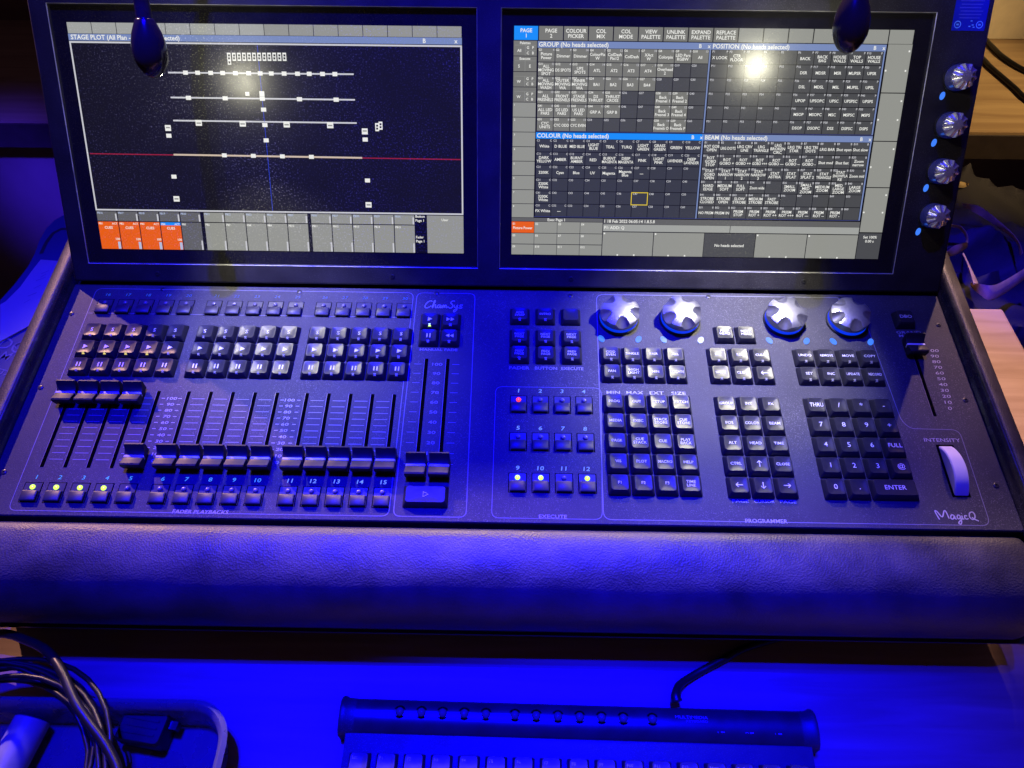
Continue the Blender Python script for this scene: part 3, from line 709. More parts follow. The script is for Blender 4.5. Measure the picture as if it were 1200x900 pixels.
R = Disp(380.4, 229, 342.8, 195)
R.r(0, 0, 1, 1, 'black', 0)
tops = ['PAGE/1', 'PAGE/2', 'COLOUR/PICKER', 'COL/MIX', 'COL/MODE', 'VIEW/PALETTE', 'UNLINK/PALETTE', 'EXPAND/PALETTE', 'REPLACE/PALETTE']
for i in range(16):
    R.r(i / 16 + .0008, 0, (i + 1) / 16 - .0018, .0565, 'tblue' if i == 0 else ('mgrey' if i < 9 else 'grey'), 1)
    if i < len(tops):
        a, b_ = tops[i].split('/'); R.t(a, (i + .5) / 16, .018, 2.9, maxw=.052); R.t(b_, (i + .5) / 16, .039, 2.9, maxw=.052)
for k in range(12):
    v0 = .0595 + .0640 * k; v1 = v0 + .0615
    R.r(0, v0, .0585, v1, 'mgrey' if k < 4 else 'grey', 1)
    if k < 4:
        if k < 2: R.t(('Palettes', 'Execute')[k], .029, v0 + .009, 2.0)
        R.r(.003, v0 + .018, .0555, v0 + .0187, 'lgrey', 2)
        if k != 1:
            R.r(.029, v0 + .018, .0296, v1, 'lgrey', 2); R.r(.029, v0 + .039, .0555, v0 + .0398, 'lgrey', 2); R.t('All' if k == 0 else 'W', .014, v0 + .04, 2.2)
            for t, u, v in (('G', .036, .028), ('P', .049, .028), ('C', .036, .050), ('B', .049, .050)): R.t(t, u, v0 + v, 2.1)
        else: R.r(.029, v0 + .018, .0296, v1, 'lgrey', 2); R.t('S', .014, v0 + .04, 2.4); R.t('E', .042, v0 + .04, 2.4)
    else: R.t(str(k - 3), .003, v0 + .010, 1.6, align='L')
rv = [.052, .258, .464, .669, .876]
for i in range(4):
    R.r(.9390, rv[i] + (.006 if i == 0 else .002), .9995, rv[i + 1] - .002, 'grey', 1)
    for a, b_ in ((.994, .03), (.942, .11), (.992, .11)): R.r(a - .002, rv[i] + b_, a + .002, rv[i] + b_ + .007, 'white', 2)
def window(u0, u1, v0, title, tcol, cells, rows, pre, body, hot=()):
    R.r(u0, v0, u1, v0 + .378, 'black', 1); R.r(u1 - .0042, v0, u1 - .0006, v0 + .378, 'title', 2); R.r(u0, v0 + .3765, u1, v0 + .3795, 'border2', 2); R.r(u0, v0, u1, v0 + .0275, tcol, 2)
    R.t(title, u0 + .003, v0 + .0135, 3.5, align='L'); R.t('B', u1 - .028, v0 + .0135, 3.0); R.t('x', u1 - .006, v0 + .0135, 3.0)
    cw = (u1 - u0 - .006) / 10; rh = .0582; t0 = v0 + .0290
    for r in range(6):
        for c in range(10):
            txt = cells.get((r, c)); a = u0 + .002 + c * cw; v = t0 + r * rh
            R.r(a, v, a + cw - .0016, v + rh - .0028, 'mgrey' if (txt and body == 'g') else body, 2)
            R.t(pre + str(r * 10 + c + 1), a + .001, v + .0065, 1.7, 'line' if body != 'g' else ('white' if txt else 'line'), 3, align='L')
            if txt:
                R.t(pre if body != 'g' else str((r * 7 + c * 5) % 12 + 4), a + cw - .003, v + .0065, 1.7, 'line', 3, align='R')
                ls = txt.split('/')
                for i, l in enumerate(ls): R.t(l, a + cw / 2 - .001, v + .031 + (i - (len(ls) - 1) / 2) * .0155, 2.35, maxw=cw - .004)
def rows(*rr):
    d = {}
    for r, row in enumerate(rr):
        for c, t in enumerate(row.split(',')):
            if t.strip(): d[(r, c)] = t.strip()
    return d
DCOL_G = rows('Picture/Power,Dimmer,Dimmer,ColourPix/W,ColDash/Pix12,ColDash,XAct/W,Colorpix,LED Pars/RGBW,All',
              'ALL/MOVING/SPOT,DS SPOTS,UPS/SPOTS,ATL,AT2,AT3,AT4,Overhead/2,,',
              'ALL/MOVING/WASH,OUTER/MOVING/WA,INNER/MOVING/WA,BA1,BA2,BA3,BA4,,,',
              'ALL/FRESNELS,FRONT/FRESNELS,STAGE/FRESNELS,DS/THRUST,THRUST/CROSS,,,Back/Fresnel 1,Back/Fresnel 2,',
              'ALL LED/PARS,DS LED/PARS,US LED/PARS,GRP A,GRP B,,,Back/Fresnel 3,Back/Fresnel 4,',
              'CYC/UNITS,CYC ODD,CYC EVEN,,,,,Back/Fresnels O,Back/Fresnels P,')
DCOL_P = rows('X LOOK,CTR/FLOOR,,,,BACK,BACK/BAG,HOUSE/WALLS,TOP/WALLS,HOUSE/WALLS', ',,,,,DSR,MDSR,MSR,MUPSR,UPSR', ',,,,,DSL,MDSL,MSL,MUPSL,UPSL', ',,,,,UPOP,UPSOPC,UPSC,UPSPSC,UPSPS', ',,,,,MSOP,MSOPC,MSC,MSPSC,MSPS', ',,,,,DSOP,DSOPC,DSS,DSPSC,DSPS')
DCOL_C = rows('White,D BLUE,MED BLUE,LIGHT/BLUE,TEAL,TURQ,LIGHT/GREEN,GRASS/GREEN,GREEN,YELLOW', 'DARK/YELLOW,AMBER,BURNT/AMBER,RED,BURNT/MAGENTA,DEEP/MAGENTA,PINK,LIGHT/PINK,LAVENDER,DEEP/LAVENDER', '3200K,Cyan,Blue,UV,Magenta,Magenta/Blue,---,,,', '3200K/White,,,,,,,,,', '3200K/White,,,,,,,,,', 'FX White,---,,,,,,,,')
DCOL_B = rows('ROT GOB/OPEN,LRG DOTS,LRG CRV/LINE,LRG/TRIANGLE,LRG/BROKEN/CIRC,LRG TRI/STAR,LRG TRI/DOTS,LRG BAR,Shut open,Shut slow', 'ROT/GOBO/STOP,ROT/GOBO +,ROT/GOBO ++,ROT/GOBO +++,ROT/GOBO ---,ROT/GOBO --,ROT/GOBO -,Shut med,Shut fast,Zoom/narrow', 'STAT/GOBO/OPEN,STAT/NARROW/1,STAT/NARROW/2,STAT/NARROW/3,STAT/ASTRIA,STAT/SPLAT,STAT/SPLAT 2,STAT/TRIANGLE,STAT/SNOWFLA/KE,Zoom mid',
              'HARD/EDGE,MEDIUM/SOFT,FULL/SOFT,Zoom wide,,SMALL/ZOOM,SMALL/MED/ZOOM,MEDIUM/ZOOM,MED/LARGE/ZOOM,LARGE/ZOOM', 'STROBE/CLOSED,STROBE/OPEN,SLOW/STROBE,MEDIUM/STROBE,FAST/STROBE,,,,,', 'NO PRISM,PRISM IN,PRISM/STOP,PRISM/ROT +,PRISM/ROT ++,PRISM/ROT +++,PRISM/ROT ---,PRISM/ROT --,PRISM/ROT -,')
DI['g'] = DI['cell']
window(.0605, .4975, .0600, 'GROUP (No heads selected)', 'title', DCOL_G, 6, 'G', 'g')
window(.4980, .9350, .0600, 'POSITION (No heads selected)', 'title', DCOL_P, 6, 'P', 'cell')
window(.0605, .4975, .4425, 'COLOUR (No heads selected)', 'tblue', DCOL_C, 6, 'C', 'cell2')
window(.4980, .9350, .4425, 'BEAM (No heads selected)', 'title', DCOL_B, 6, 'B', 'cell')
R.frame(.3175, .7035, .3625, .763, 'yellow', .0022, 5)
R.r(0, .827, .2455, .843, 'dgrey', 1); R.t('Exec Page 1', .12, .835, 2.4)
for r, (v0, v1) in enumerate(((.845, .897), (.8995, .949), (.952, 1.0))):
    for c in range(4):
        u0 = (0, .0615, .1235, .1855)[c]; u1 = (.0605, .1225, .1845, .2455)[c]
        hot = r == 0 and c == 0
        R.r(u0, v0, u1, v1, 'orange' if hot else 'grey', 1); R.t('E' + str(r * 4 + c + 1), u0 + .003, v0 + .010, 1.8, align='L')
        if hot: R.t('Picture Power', .030, .874, 2.3, maxw=.052)
R.r(.2475, .827, .9365, .852, 'dgrey', 1); R.r(.2475, .853, .589, .885, 'lgrey', 1); R.r(.5905, .853, .9365, .885, 'lgrey', 1)
R.t('1 18 Feb 2022 06:05:14 1.8.5.8', .250, .838, 2.6, align='L'); R.t('P1: ADD: Q', .250, .868, 2.6, align='L')
for i, (u0, u1) in enumerate(((.2475, .384), (.386, .5215), (.523, .660), (.662, .799), (.801, .9365))):
    R.r(u0, .889, u1, 1, 'cell' if i == 2 else 'grey', 1)
    if i == 2: R.t('No heads selected', (u0 + u1) / 2, .945, 2.5)
    else:
        R.r(u0 + .002, .892, u0 + .006, .899, 'white', 2); R.r(u0 + .04, .993, u0 + .044, 1, 'white', 2); R.r(u0 + .085, .993, u0 + .089, 1, 'white', 2)
R.r(.9385, .879, .9995, 1, 'cell', 1); R.t('Set 100%', .969, .897, 2.3, maxw=.05); R.t('0.00 s', .969, .916, 2.3)
for d, h, dusty in ((L, holes[0], 0.7), (R, holes[1], 0.08)):
    mb = MB(); mb.rect(h[0] + 1.0, h[2] + 1.0, h[1] - 1.0, h[3] - 1.0, -.25)
    gl = part('display', mb.mesh('display', [mat('display_glass_%d' % (dusty > .1), (0.010, 0.010, 0.014), 0.18, rvar=.05, dust=dusty * .4, dustcol=(.3, .3, .06))], smooth=False), SO, rot=(SA, 0, 0))
    ms = []
    for k in DM: ms.append(mat('display_%s_%d' % (k, dusty > .1), (0.004, 0.004, 0.004), 0.33 if dusty > .1 else .27, emit=srgb(*DCOL[k]), es=1.0, rvar=.04, dust=dusty, dustcol=(.60, .60, .28), spec=.5, dscale=700, dlo=.56, dhi=.76))
    sub('screen_image', d.mb.mesh('screen_image', ms, smooth=False), gl)

# ------------------------------------------------------------------ small encoders beside the right screen
for i in range(4):
    s_ = 191.5 - 38.9 * i
    km = knob_mesh(10.6, 17.5, 10, 2.6, 3.2, 7.0, .2, skirt=False, nt=80)
    km.lathe([(11.6, 0), (11.9, 1.2), (11.4, 2.2)], 32, m=1); km.lathe([(11.0, 2.2), (10.9, 7), (10.5, 11.5)], 32, m=2)
    p = SW(763.6, s_, HH)
    o = part('encoder_knob', km.mesh('encoder_knob', [mat('lamplit_silver', (.8, .8, .82), .3, metal=.75, var=.05, vscale=500), M_BLACK, mat('side_knob_skirt', (.35, .35, .42), .22, metal=.8, emit=(0, .03, 1), es=.05)], angle=22), p, rot=(SA, 0, 0))  # paler silver stands in for lamp light, skirt has a faint painted glow
    q = MB(); q.loft([[(2.1 * math.cos(a), 3.4 * math.sin(a), z) for a in [2 * math.pi * k / 16 for k in range(16)]] for z in (0, .5)])
    sub('indicator_window', q.mesh('indicator_window', [M_OVAL]), o, (-9.2, -14.8, .03), (0, 0, rad(-14)))
# approval sticker
mb = MB(); mb.box(752, 228.5, 0, 780, 258, .25)
for k in range(6): mb.rect(756 + (k % 2), 251 - 2.6 * k, 776 - (k % 3), 251.8 - 2.6 * k, .3, 1)
for x in (756.5, 775.0):
    mb.ribbon([(x + 2.6 * math.cos(2 * math.pi * k / 20), 233.2 + 2.6 * math.sin(2 * math.pi * k / 20)) for k in range(20)], .7, .32, 2, closed=True); mb.rect(x - 1, 232.6, x + 1, 233.8, .32, 2)
for x, y in ((767, 235.6), (768.5, 232.5), (766, 231.4), (769.6, 230.8)): mb.rect(x, y, x + 1.6, y + .9, .32, 2)
sub('sticker', mb.mesh('sticker', [mat('sticker_blue', (.01, .02, .30), .4, emit=(0, .01, .8), es=.06), mat('sticker_text', (.08, .10, .45), .5), mat('sticker_mark', (.2, .6, .9), .5)], smooth=False), house, (0, 0, HH + .05))  # faint blue emission puts light into the sticker colour

# ================================================================== GOOSENECK LAMPS
def smooth_path(P, n=8):
    P = [Vector(p) for p in P]; out = []
    for i in range(len(P) - 1):
        a = P[max(i - 1, 0)]; b_ = P[i]; c = P[i + 1]; d = P[min(i + 2, len(P) - 1)]
        for k in range(n):
            t = k / n
            out.append(0.5 * (2 * b_ + (c - a) * t + (2 * a - 5 * b_ + 4 * c - d) * t * t + (3 * b_ - a - 3 * c + d) * t ** 3))
    out.append(P[-1]); return out
def gooseneck(tip, axis, mount, label, aim, power):
    ax = Vector(axis).normalized(); tip = Vector(tip) - ax * 8.5
    base = Vector(mount)
    root = link('gooseneck_lamp', None, None, W(base)); tag(root, label, 'lamp', 'gooseneck lamps over the screens')
    inv = lambda p: (W(p) - W(base)) * 1000
    # head: an egg, flattened on the side that holds the light
    side = ax.cross(Vector((1, 0, 0))).normalized()
    if side.z > 0: side = -side               # away from the camera, down
    xx = ax.cross(side)
    prof = [(-22, 6.0), (-20.4, 7.2), (-17, 8.6), (-12, 10.6), (-6, 12.1), (0, 12.6), (6, 11.9), (11, 9.9), (15, 7.0), (17.4, 4.0), (18.4, 1.6), (18.6, .2)]
    mb = MB(); rings = []
    for t, r in prof:
        rg = []
        for k in range(24):
            a = 2 * math.pi * k / 24; cx, cy = r * math.cos(a), r * math.sin(a)
            cy = max(-99, min(cy, r * .45))
            rg.append(inv(tip + ax * t + xx * cx + side * cy))
        rings.append(rg)
    mb.loft(rings); link('lamp_head', mb.mesh('lamp_head', [M_LAMP], angle=60), root)
    mb = MB(); rings = []
    for f in (1.0, .02):
        rings.append([inv(tip + ax * (6 + 11 * f * math.cos(2 * math.pi * k / 20)) + xx * (7.5 * f * math.sin(2 * math.pi * k / 20)) + side * 6.4) for k in range(20)])
    mb.loft(rings, cap0=False); link('led_window', mb.mesh('led_window', [mat('lamp_led_lit_%d' % power, (.9, .9, .8), .4, emit=(1.0, .97, .72), es=100 if power < 6 else 165)]), root)
    # neck
    st = tip - ax * 21
    path = smooth_path([st + ax * 4, st - ax * 10, st - ax * 34 + Vector((0, 4, 8)), st - ax * 80 + Vector((0, 40, 8)), (base + st) / 2 + Vector((0, 60, 60)), base + Vector((0, 10, 70)), base], 10)
    path = [inv(p) for p in path]
    rad_ = [6.0 - .9 * min(1, i / 14) + .22 * (i % 2) * (i > 6) for i in range(len(path))]
    mb = MB(); mb.tube(path, rad_, 12); link('flexible_neck', mb.mesh('flexible_neck', [mat('neck_dark_metal', (.09, .075, .065), .3, metal=.5)], angle=40), root)
    mb = MB(); mb.tube([path[-1] + Vector((0, 0, 14)), path[-1] - Vector((0, 0, 2))], 8.5, 16); link('mount_collar', mb.mesh('mount_collar', [M_BLACK]), root)
    l = bpy.data.lights.new('lamp_light', 'SPOT'); l.energy = power; l.color = (1.0, .95, .72); l.spot_size = rad(64); l.spot_blend = .8; l.shadow_soft_size = .006
    lo = bpy.data.objects.new('lamp_light', l); COL.objects.link(lo); lo.parent = root
    p = tip + ax * 3 + side * 8; lo.location = inv(p) * .001
    d = WD((Vector(p) - Vector(aim)).normalized()); lo.rotation_euler = d.to_track_quat('Z', 'Y').to_euler()
gooseneck((111.4, 97, 204), (.04, -.62, -.78), (150, 262, 172), 'black gooseneck lamp hanging over the stage plot screen', (172, 8, 0), 5.4)
gooseneck((622, 100, 228), (-.02, -.62, -.78), (640, 262, 172), 'black gooseneck lamp hanging over the screen full of palette cells', (575, -5, 0), 12.5)

# ================================================================== KEYBOARD
ka = P2W(404, 816, .015); kb_ = P2W(950, 832, .015)
kx = (kb_ - ka); KL = kx.length * 1000; kang = math.atan2(kx.y, kx.x)
KB = link('computer_keyboard', None, None, (ka.x, ka.y, 0), (0, 0, kang))
tag(KB, 'compact black computer keyboard with round media buttons on the desk', 'keyboard')
M_KBB = mat('keyboard_black', (.030, .030, .034), .5, var=.25, vscale=60, bump=.1, bscale=1200, dust=.3)
M_KBK = mat('keyboard_key', (.028, .028, .040), .45, var=.1, vscale=200)
def kpart(name, b, mts, at=(0, 0, 0), angle=35, par=None): return link(name, b.mesh(name, mts, angle=angle), par or KB, Vector(at) * .001)
b = MB()
b.loft([[(x, y, z) for y, z in ((-16, 0), (-16, 15.5), (-26, 15.0), (-36, 13.8), (-175, 8), (-176, 0))] for x in (5, KL - 5)])
kpart('body', b, [M_KBB])
b = MB()
pr2 = [(0, 0), (0, 10), (-1.5, 15), (-5, 18.6), (-11, 20.2), (-18.5, 19.4), (-25, 16.8), (-28, 13), (-28, 0)]
b.loft([[(x, y, z) for y, z in pr2] for x in (11, 12, KL - 12, KL - 11)]); kpart('button_bar', b, [mat('keyboard_bar_gloss', (.026, .026, .030), .33, var=.2, vscale=50)], angle=50)
for x0, x1 in ((-1, 11), (KL - 11, KL + 1)):
    b = MB(); sc_ = lambda f: [(y * (1 + f) + (3.0 * f / .12 * .8), z * (1 + f)) for y, z in pr2]
    xm = (x0 + x1) / 2
    outer = x0 if x0 < 0 else x1; inner = x1 if x0 < 0 else x0
    b.loft([[(x, y, z) for y, z in sc_(f)] for x, f in ((inner, 0.0), (outer * .6 + inner * .4, .02), (outer * .85 + inner * .15, .09), (outer, .05))] if x0 > 0 else [[(x, y, z) for y, z in sc_(f)] for x, f in ((outer, .05), (outer * .85 + inner * .15, .09), (outer * .6 + inner * .4, .02), (inner, 0.0))])
    kpart('end_cap', b, [M_KBB], angle=50)
b = MB(); b.lathe([(3.4, -1), (3.4, .5), (2.9, 1.6), (1.8, 2.4), (.1, 2.6)], 16)
BB = b.mesh('round_button', [mat('round_button_gloss', (.10, .10, .11), .12)])
for i, u in enumerate((472, 497, 521.5, 546.5, 571.5, 605, 629.5, 654.5, 679.5, 704.5, 729.5, 763)):
    X = KL * (u - 404) / (950 - 404)
    o = link('round_button', BB, KB, (X * .001, -.0115, .0199))
    b = MB(); b.lathe([(4.7, 0), (4.7, .15)], 16); link('button_ring', b.mesh('button_ring', [M_SLOT]), o, (0, 0, -.0002))
b = MB(); X = KL * (808 - 404) / 546
text(b, 'MULTIMEDIA', X, -9.4, 2.2, 20.35, 0, wide=1.4, maxw=25); text(b, 'KEYBOARD', X + 4, -12.2, 1.6, 20.35, 0, wide=1.4, maxw=19)
for u, t in ((840, '1'), (873, 'A'), (905, '1')):
    X = KL * (u - 404) / 546; text(b, t, X - 2.2, -18.4, 2.8, 19.3, 0); b.rect(X, -19.6, X + 2.8, -17.6, 19.3, 0); b.ribbon([(X + .5, -17.6), (X + .5, -16.4), (X + 2.3, -16.4), (X + 2.3, -17.6)], .45, 19.3)
kpart('keyboard_print', b, [mat('keyboard_print_grey', (.25, .25, .35), .5)])
b = MB()
pp = key_mesh(16.6, 15.5, 12.8, 12.6, 6.0, .5, .3); KKM = pp.mesh('key', [M_KBK], angle=40)
names = ['Esc'] + ['F%d' % i for i in range(1, 13)] + ['Num', 'PrtSc', 'Scroll', 'Pause']
k0 = KL * (432 - 404) / 546; k1 = KL * (922 - 404) / 546
for i, t in enumerate(names):
    X = k0 + (k1 - k0) * i / 16
    o = link('key', KKM, KB, (X * .001, -.0475, .0190))
    b = MB(); text(b, t, -5, 3.4, 2.2, -.05, 0, align='L', maxw=9.5); link('legend', b.mesh('legend', [mat('keyboard_legend', (.3, .3, .4), .5)], smooth=False), o)
for i in range(15):
    X = k0 + (k1 - k0) * (i + .1) / 16; [link('key', KKM, KB, ((X + rr * 4) * .001, -.0675 - .0185 * rr, .0180 - .0008 * rr)) for rr in range(5)]
# keyboard cable, running under the console
c0 = P2W(790, 822, .016)
path = [P2W(793, 822, .012), P2W(792, 814, .012), P2W(797, 802, .008), P2W(815, 790, .004), P2W(845, 774, .004), P2W(880, 757, .004), P2W(960, 735, .004), P2W(1060, 705, .004)]
org = path[-1].copy(); org.z = 0
mb = MB(); mb.tube([(p - org) * 1000 for p in smooth_path(path, 6)], [4.6 - 1.6 * min(1, i / 14) for i in range(43)], 10)
o = link('keyboard_cable', mb.mesh('keyboard_cable', [M_RUBBER], angle=60), KB)
o.matrix_parent_inverse = Matrix.Identity(4); o.location = KB.matrix_basis.inverted() @ org; o.rotation_euler = (0, 0, -kang)

# ================================================================== TRAY WITH CABLES (front left)
tc = P2W(272, 826, .035); TX1, TY1 = tc.x, tc.y
TRAYW, TRAYD = 330.0, 250.0
T0 = Vector((TX1 - .165, TY1 - .125, 0))
M_TRAY = mat('milky_plastic', (.16, .17, .24), .28, var=.05, trans=.45, spec=.5)
def rr2(w_, d_, r, z): return rrect(w_, d_, r, z, 8)
mb = MB()
mb.loft([rr2(318, 238, 26, 0), rr2(322, 242, 28, 6), rr2(326, 246, 28, 30), rr2(334, 254, 30, 33), rr2(336, 256, 31, 36), rr2(330, 250, 29, 38), rr2(324, 244, 27, 36), rr2(321, 241, 26, 30), rr2(314, 234, 24, 4), rr2(308, 228, 22, 2.5)])
tray = link('plastic_tray', mb.mesh('plastic_tray', [M_TRAY], angle=50), None, T0)
tag(tray, 'shallow milky plastic tray holding cables, beside the keyboard', 'tray')
# coiled cable resting in the tray
cc = P2W(-45, 955, .03)
pts = []
for k in range(9 * 40):
    a = 2 * math.pi * k / 40; t = k / 40
    r = 96 + 7 * math.sin(t * 2.1) + 5 * math.sin(t * 5.3 + 1) + 3 * math.sin(a * 2 + t * 3)
    pts.append(((cc.x - T0.x) * 1000 + r * math.cos(a) + 6 * math.sin(t * 1.7), (cc.y - T0.y) * 1000 + r * .98 * math.sin(a) + 5 * math.cos(t * 2.3), 44 + 8 * math.sin(t * 1.9) + 4 * math.sin(a * 3 + t)))
mb = MB(); mb.tube(pts, 1.9, 8)
coil = link('cable_coil', mb.mesh('cable_coil', [M_RUBBER], angle=60), None, T0)
tag(coil, 'coil of black cable lying on the plastic tray', 'cable')
wp = [P2W(-60, 745, .02), P2W(0, 742, .03), P2W(30, 750, .04), P2W(55, 763, .052), P2W(72, 786, .058), P2W(88, 822, .060), P2W(104, 846, .058), P2W(128, 880, .056), P2W(140, 920, .055), P2W(120, 990, .05)]
mb = MB(); mb.tube([(p - T0) * 1000 for p in smooth_path(wp, 6)], 3.5, 10)
o = link('loose_cable', mb.mesh('loose_cable', [M_RUBBER], angle=60), None, T0); tag(o, 'thick black cable running from under the console over the coil', 'cable')
# adapter block
pa = P2W(168, 852, .02)
mb = MB(); mb.loft([rrect(36, 24, 3, 0), rrect(36, 24, 3, 18), rrect(33, 21, 3, 20)]); mb.box(18.2, 2, 8, 24, 8, 15); 
for k in range(3): mb.box(-14, -6 + 5 * k, 20.02, 12, -4.4 + 5 * k, 20.8)
o = link('power_adapter', mb.mesh('power_adapter', [M_RUBBER], angle=40), None, (pa.x, pa.y, .003), (0, 0, rad(-8))); tag(o, 'small black power adapter block inside the plastic tray', 'adapter')
# pale tube lying in the tray
ta = P2W(30, 838, .028); tb = P2W(-12, 915, .028)
mb = MB(); d_ = (tb - ta) * 1000
ringp = [Vector((0, 0, 0)), d_ * .02, d_ * .98, d_]
mb.tube(ringp, [11.5, 13, 13, 11.5], 24)
o = link('paper_roll', mb.mesh('paper_roll', [mat('white_paper_roll', (.30, .30, .34), .5)], angle=40), None, (ta.x, ta.y, .0165)); tag(o, 'white rolled paper tube lying inside the plastic tray', 'tube')

# ================================================================== LEFT: printed plastic folder and paper
def slab(name, outline, z0, z1, mt, org, sub_=None):
    b = MB(); n = len(outline)
    b.loft([[((p.x - org.x) * 1000, (p.y - org.y) * 1000, z) for p in outline] for z in (z0, z1)])
    return link(name, b.mesh(name, [mt], angle=50), None, org)
fo = [P2W(u, v, .012) for u, v in ((130, 248), (88, 247), (78, 250), (64, 258), (54, 268), (46, 282), (41, 297), (33, 312), (18, 332), (0, 352), (-40, 400), (-80, 470), (-60, 560), (40, 520), (110, 400), (140, 300))]
org = Vector((fo[9].x + .05, fo[9].y, 0.0))
# dense rim so the sheet can sag
M_FOLD = mat('blue_white_plastic', (.03, .05, .26), .4, var=.08, vscale=10)
fo.reverse()
fold = slab('plastic_folder', fo, .2, 12, M_FOLD, org); tag(fold, 'printed blue plastic folder lying beside the console cheek', 'folder')
b = MB()
q = [P2W(u, v, .0125) for u, v in ((85, 268), (72, 268), (62, 273), (54, 284), (48, 297))]
b.ribbon([((p.x - org.x) * 1000, (p.y - org.y) * 1000) for p in q], 4.5, 12.3)
link('fold_line', b.mesh('fold_line', [mat('folder_fold_line', (.03, .03, .06), .5)], smooth=False), fold)
b = MB()
for t, u, v, h in (('ADO', 8, 403, 15), ('M', 7, 417, 11), ('CTX', 3, 436, 7), ('C', 21, 405, 8)):
    p = P2W(u, v, .0125); text(b, t, (p.x - org.x) * 1000, (p.y - org.y) * 1000, h, 12.3, 0, rot=rad(-18))
link('printed_letters', b.mesh('printed_letters', [mat('folder_letters', (.45, .45, .5), .5)], smooth=False), fold)
pp = [P2W(u, v, .0155) for u, v in ((47, 303), (73, 305), (68, 325), (38, 378), (-10, 404), (-70, 420), (-60, 390), (6, 352), (23, 335), (36, 317))]
pp.reverse()
b = MB()
b.loft([[((p.x - org.x) * 1000, (p.y - org.y) * 1000, z) for p in pp] for z in (12.5, 14.0)])
sh = link('paper_sheet', b.mesh('paper_sheet', [mat('white_paper', (.60, .60, .62), .6, var=.04, vscale=25)]), None, org); tag(sh, 'torn white paper sheet lying on the blue folder', 'paper')
b = MB()
for u, v, w_ in ((52, 318, 7), (47, 326, 9), (43, 335, 6), (37, 344, 8), (31, 352, 5), (50, 322, 4)):
    p = P2W(u, v, .0155); b.ribbon([((p.x - org.x) * 1000 - w_ / 2, (p.y - org.y) * 1000 - 3), ((p.x - org.x) * 1000 + w_ / 2, (p.y - org.y) * 1000 + 3)], 1.2, 14.15)
link('pencil_marks', b.mesh('pencil_marks', [mat('pencil_grey', (.40, .40, .48), .6)], smooth=False), sh)

# ================================================================== RIGHT: bag on a case, cables, cream box
CZ = -0.14
case = wbox('flight_case', .80, DY1 + .012, -0.74, 1.45, ry0 - .012, CZ, mat('case_black', (.012, .012, .014), .5), 6)
tag(case, 'black flight case standing behind the desk, under the cloth bag', 'case')
M_CLOTH = mat('dark_bag_cloth', (.012, .011, .020), .75, var=.4, vscale=20, bump=.5, bscale=500)
bx0, bx1, by0, by1 = .80, 1.42, DY1 + .014, ry0 - .015
b = MB(); NX, NY = 90, 46
def bz(fx, fy):
    e = min(fx, 1 - fx, fy, 1 - fy) * 7
    f = 16 + 54 * min(1, e) ** .6
    f += 20 * math.sin(5 * fx + 7 * fy) * math.sin(9 * fy - 3 * fx + 1) + 20 * (1 - abs(math.sin(13 * fx - 7 * fy + 1.2 * math.sin(9 * fy)))) ** 2 + 18 * (1 - abs(math.sin(6 * fx + 15 * fy))) ** 3 + 5 * math.sin(31 * fx + 17 * fy)
    return max(6, f)
vs = [[((bx0 + (bx1 - bx0) * i / NX) * 1000, (by0 + (by1 - by0) * j / NY) * 1000, bz(i / NX, j / NY)) for i in range(NX + 1)] for j in range(NY + 1)]
k = b.verts([p for r in vs for p in r])
for j in range(NY):
    for i in range(NX):
        a = k + j * (NX + 1) + i; b.face((a, a + 1, a + NX + 2, a + NX + 1))
k2 = b.verts([(bx0 * 1000, by0 * 1000, .5), (bx1 * 1000, by0 * 1000, .5), (bx1 * 1000, by1 * 1000, .5), (bx0 * 1000, by1 * 1000, .5)]); b.face((k2 + 3, k2 + 2, k2 + 1, k2))
bo = Vector((0, 0, CZ))
bag = link('cloth_bag', None, None, ((bx0 + bx1) / 2, (by0 + by1) / 2, CZ)); tag(bag, 'crumpled dark cloth bag with tan webbing straps beside the right screen', 'bag')
BO = Vector(((bx0 + bx1) / 2, (by0 + by1) / 2, 0)) * 1000
b.v = [(x - BO.x, y - BO.y, z) for x, y, z in b.v]
link('bag_body', b.mesh('bag_body', [M_CLOTH], angle=70), bag)
M_STRAP = mat('tan_webbing', (.52, .38, .16), .6, var=.25, vscale=60, bump=.4, bscale=900)
def strap(top, bot, zt, zb):
    # a ribbon between two edges given in pixels at two world heights
    T = smooth_path([P2W(u, v, zt) for u, v in top], 6); B = smooth_path([P2W(u, v, zb) for u, v in bot], 6)
    b = MB(); rings = []
    for p, q in zip(T, B):
        p = Vector(((p.x) * 1000 - BO.x, p.y * 1000 - BO.y, (p.z - CZ) * 1000)); q = Vector((q.x * 1000 - BO.x, q.y * 1000 - BO.y, (q.z - CZ) * 1000)); n_ = Vector((0, 0, 1.6))
        rings.append([p, (p + q) / 2 + Vector((0, 0, 1.5)), q, q - n_, p - n_])
    b.loft(rings); link('strap', b.mesh('strap', [M_STRAP], angle=50), bag)
strap([(1122, 213), (1128, 213), (1135, 215)], [(1123, 219), (1129, 219), (1135, 217)], -.03, -.035)
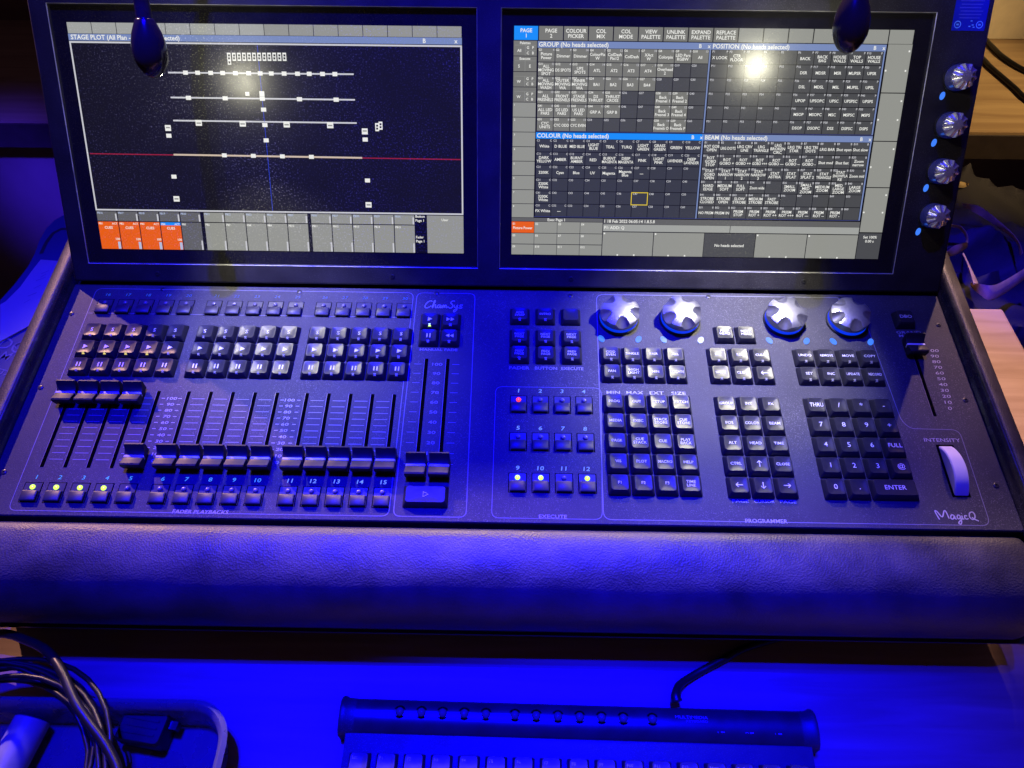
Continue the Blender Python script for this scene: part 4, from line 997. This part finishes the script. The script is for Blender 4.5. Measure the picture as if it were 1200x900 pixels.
strap([(1128, 238), (1146, 241), (1165, 254), (1191, 278), (1199, 296)], [(1131, 242), (1144, 249), (1162, 260), (1190, 281), (1196, 299)], -.02, -.03)
strap([(1112, 263), (1126, 265), (1134, 275), (1134, 286)], [(1112, 264.5), (1125, 267.5), (1132, 277), (1131.5, 286)], -.012, -.02)
strap([(1107, 297), (1118, 288), (1133, 284)], [(1109, 301), (1122, 297), (1134, 289)], -.008, -.02)
strap([(1128, 297), (1134, 310), (1138, 322), (1141, 333)], [(1129.5, 297), (1136, 310), (1142, 322), (1147, 333)], -.01, -.02)
strap([(1138, 331), (1150, 333), (1165, 334), (1182, 326), (1206, 311)], [(1139, 336), (1150, 345), (1161, 351), (1178, 343), (1206, 323)], -.01, -.022)
# cables on the rear desk
for pth, lab in ((((1120, 30), (1150, 43), (1160, 52), (1172, 64), (1186, 74), (1202, 83), (1240, 100)), 'upper'), (((1120, 50), (1148, 66), (1160, 78), (1175, 91), (1190, 104), (1204, 117), (1240, 140)), 'lower')):
    P = smooth_path([P2W(u, v, .0042) for u, v in pth], 6); og = P[3].copy(); og.z = 0
    mb = MB(); mb.tube([(p - og) * 1000 for p in P], 3.9, 10)
    o = link('desk_cable', mb.mesh('desk_cable', [M_RUBBER], angle=60), None, og)
    tag(o, 'black cable on the rear desk, %s the cream box' % ('nearer' if lab == 'upper' else 'farther from'), 'cable', 'cables lying on the rear desk')
# cream box at the back of the rear desk
c1 = P2W(1187, 32.5, .001)
mb = MB()
mb.loft([[(-170, 0, 0), (0, 0, 0), (55, 26, 0), (55, 30, 0), (-170, 30, 0)], [(-170, 0, 60), (0, 0, 60), (55, 26, 60), (55, 30, 60), (-170, 30, 60)], [(-170, 12, 150), (22, 12, 150), (60, 28, 150), (60, 30, 150), (-170, 30, 150)]])
o = link('cardboard_box', mb.mesh('cardboard_box', [mat('cream_card', (.88, .80, .60), .6, var=.05)], angle=20), None, (c1.x, ry1 - .031, .001)); tag(o, 'cream card box standing at the back of the rear desk', 'box')
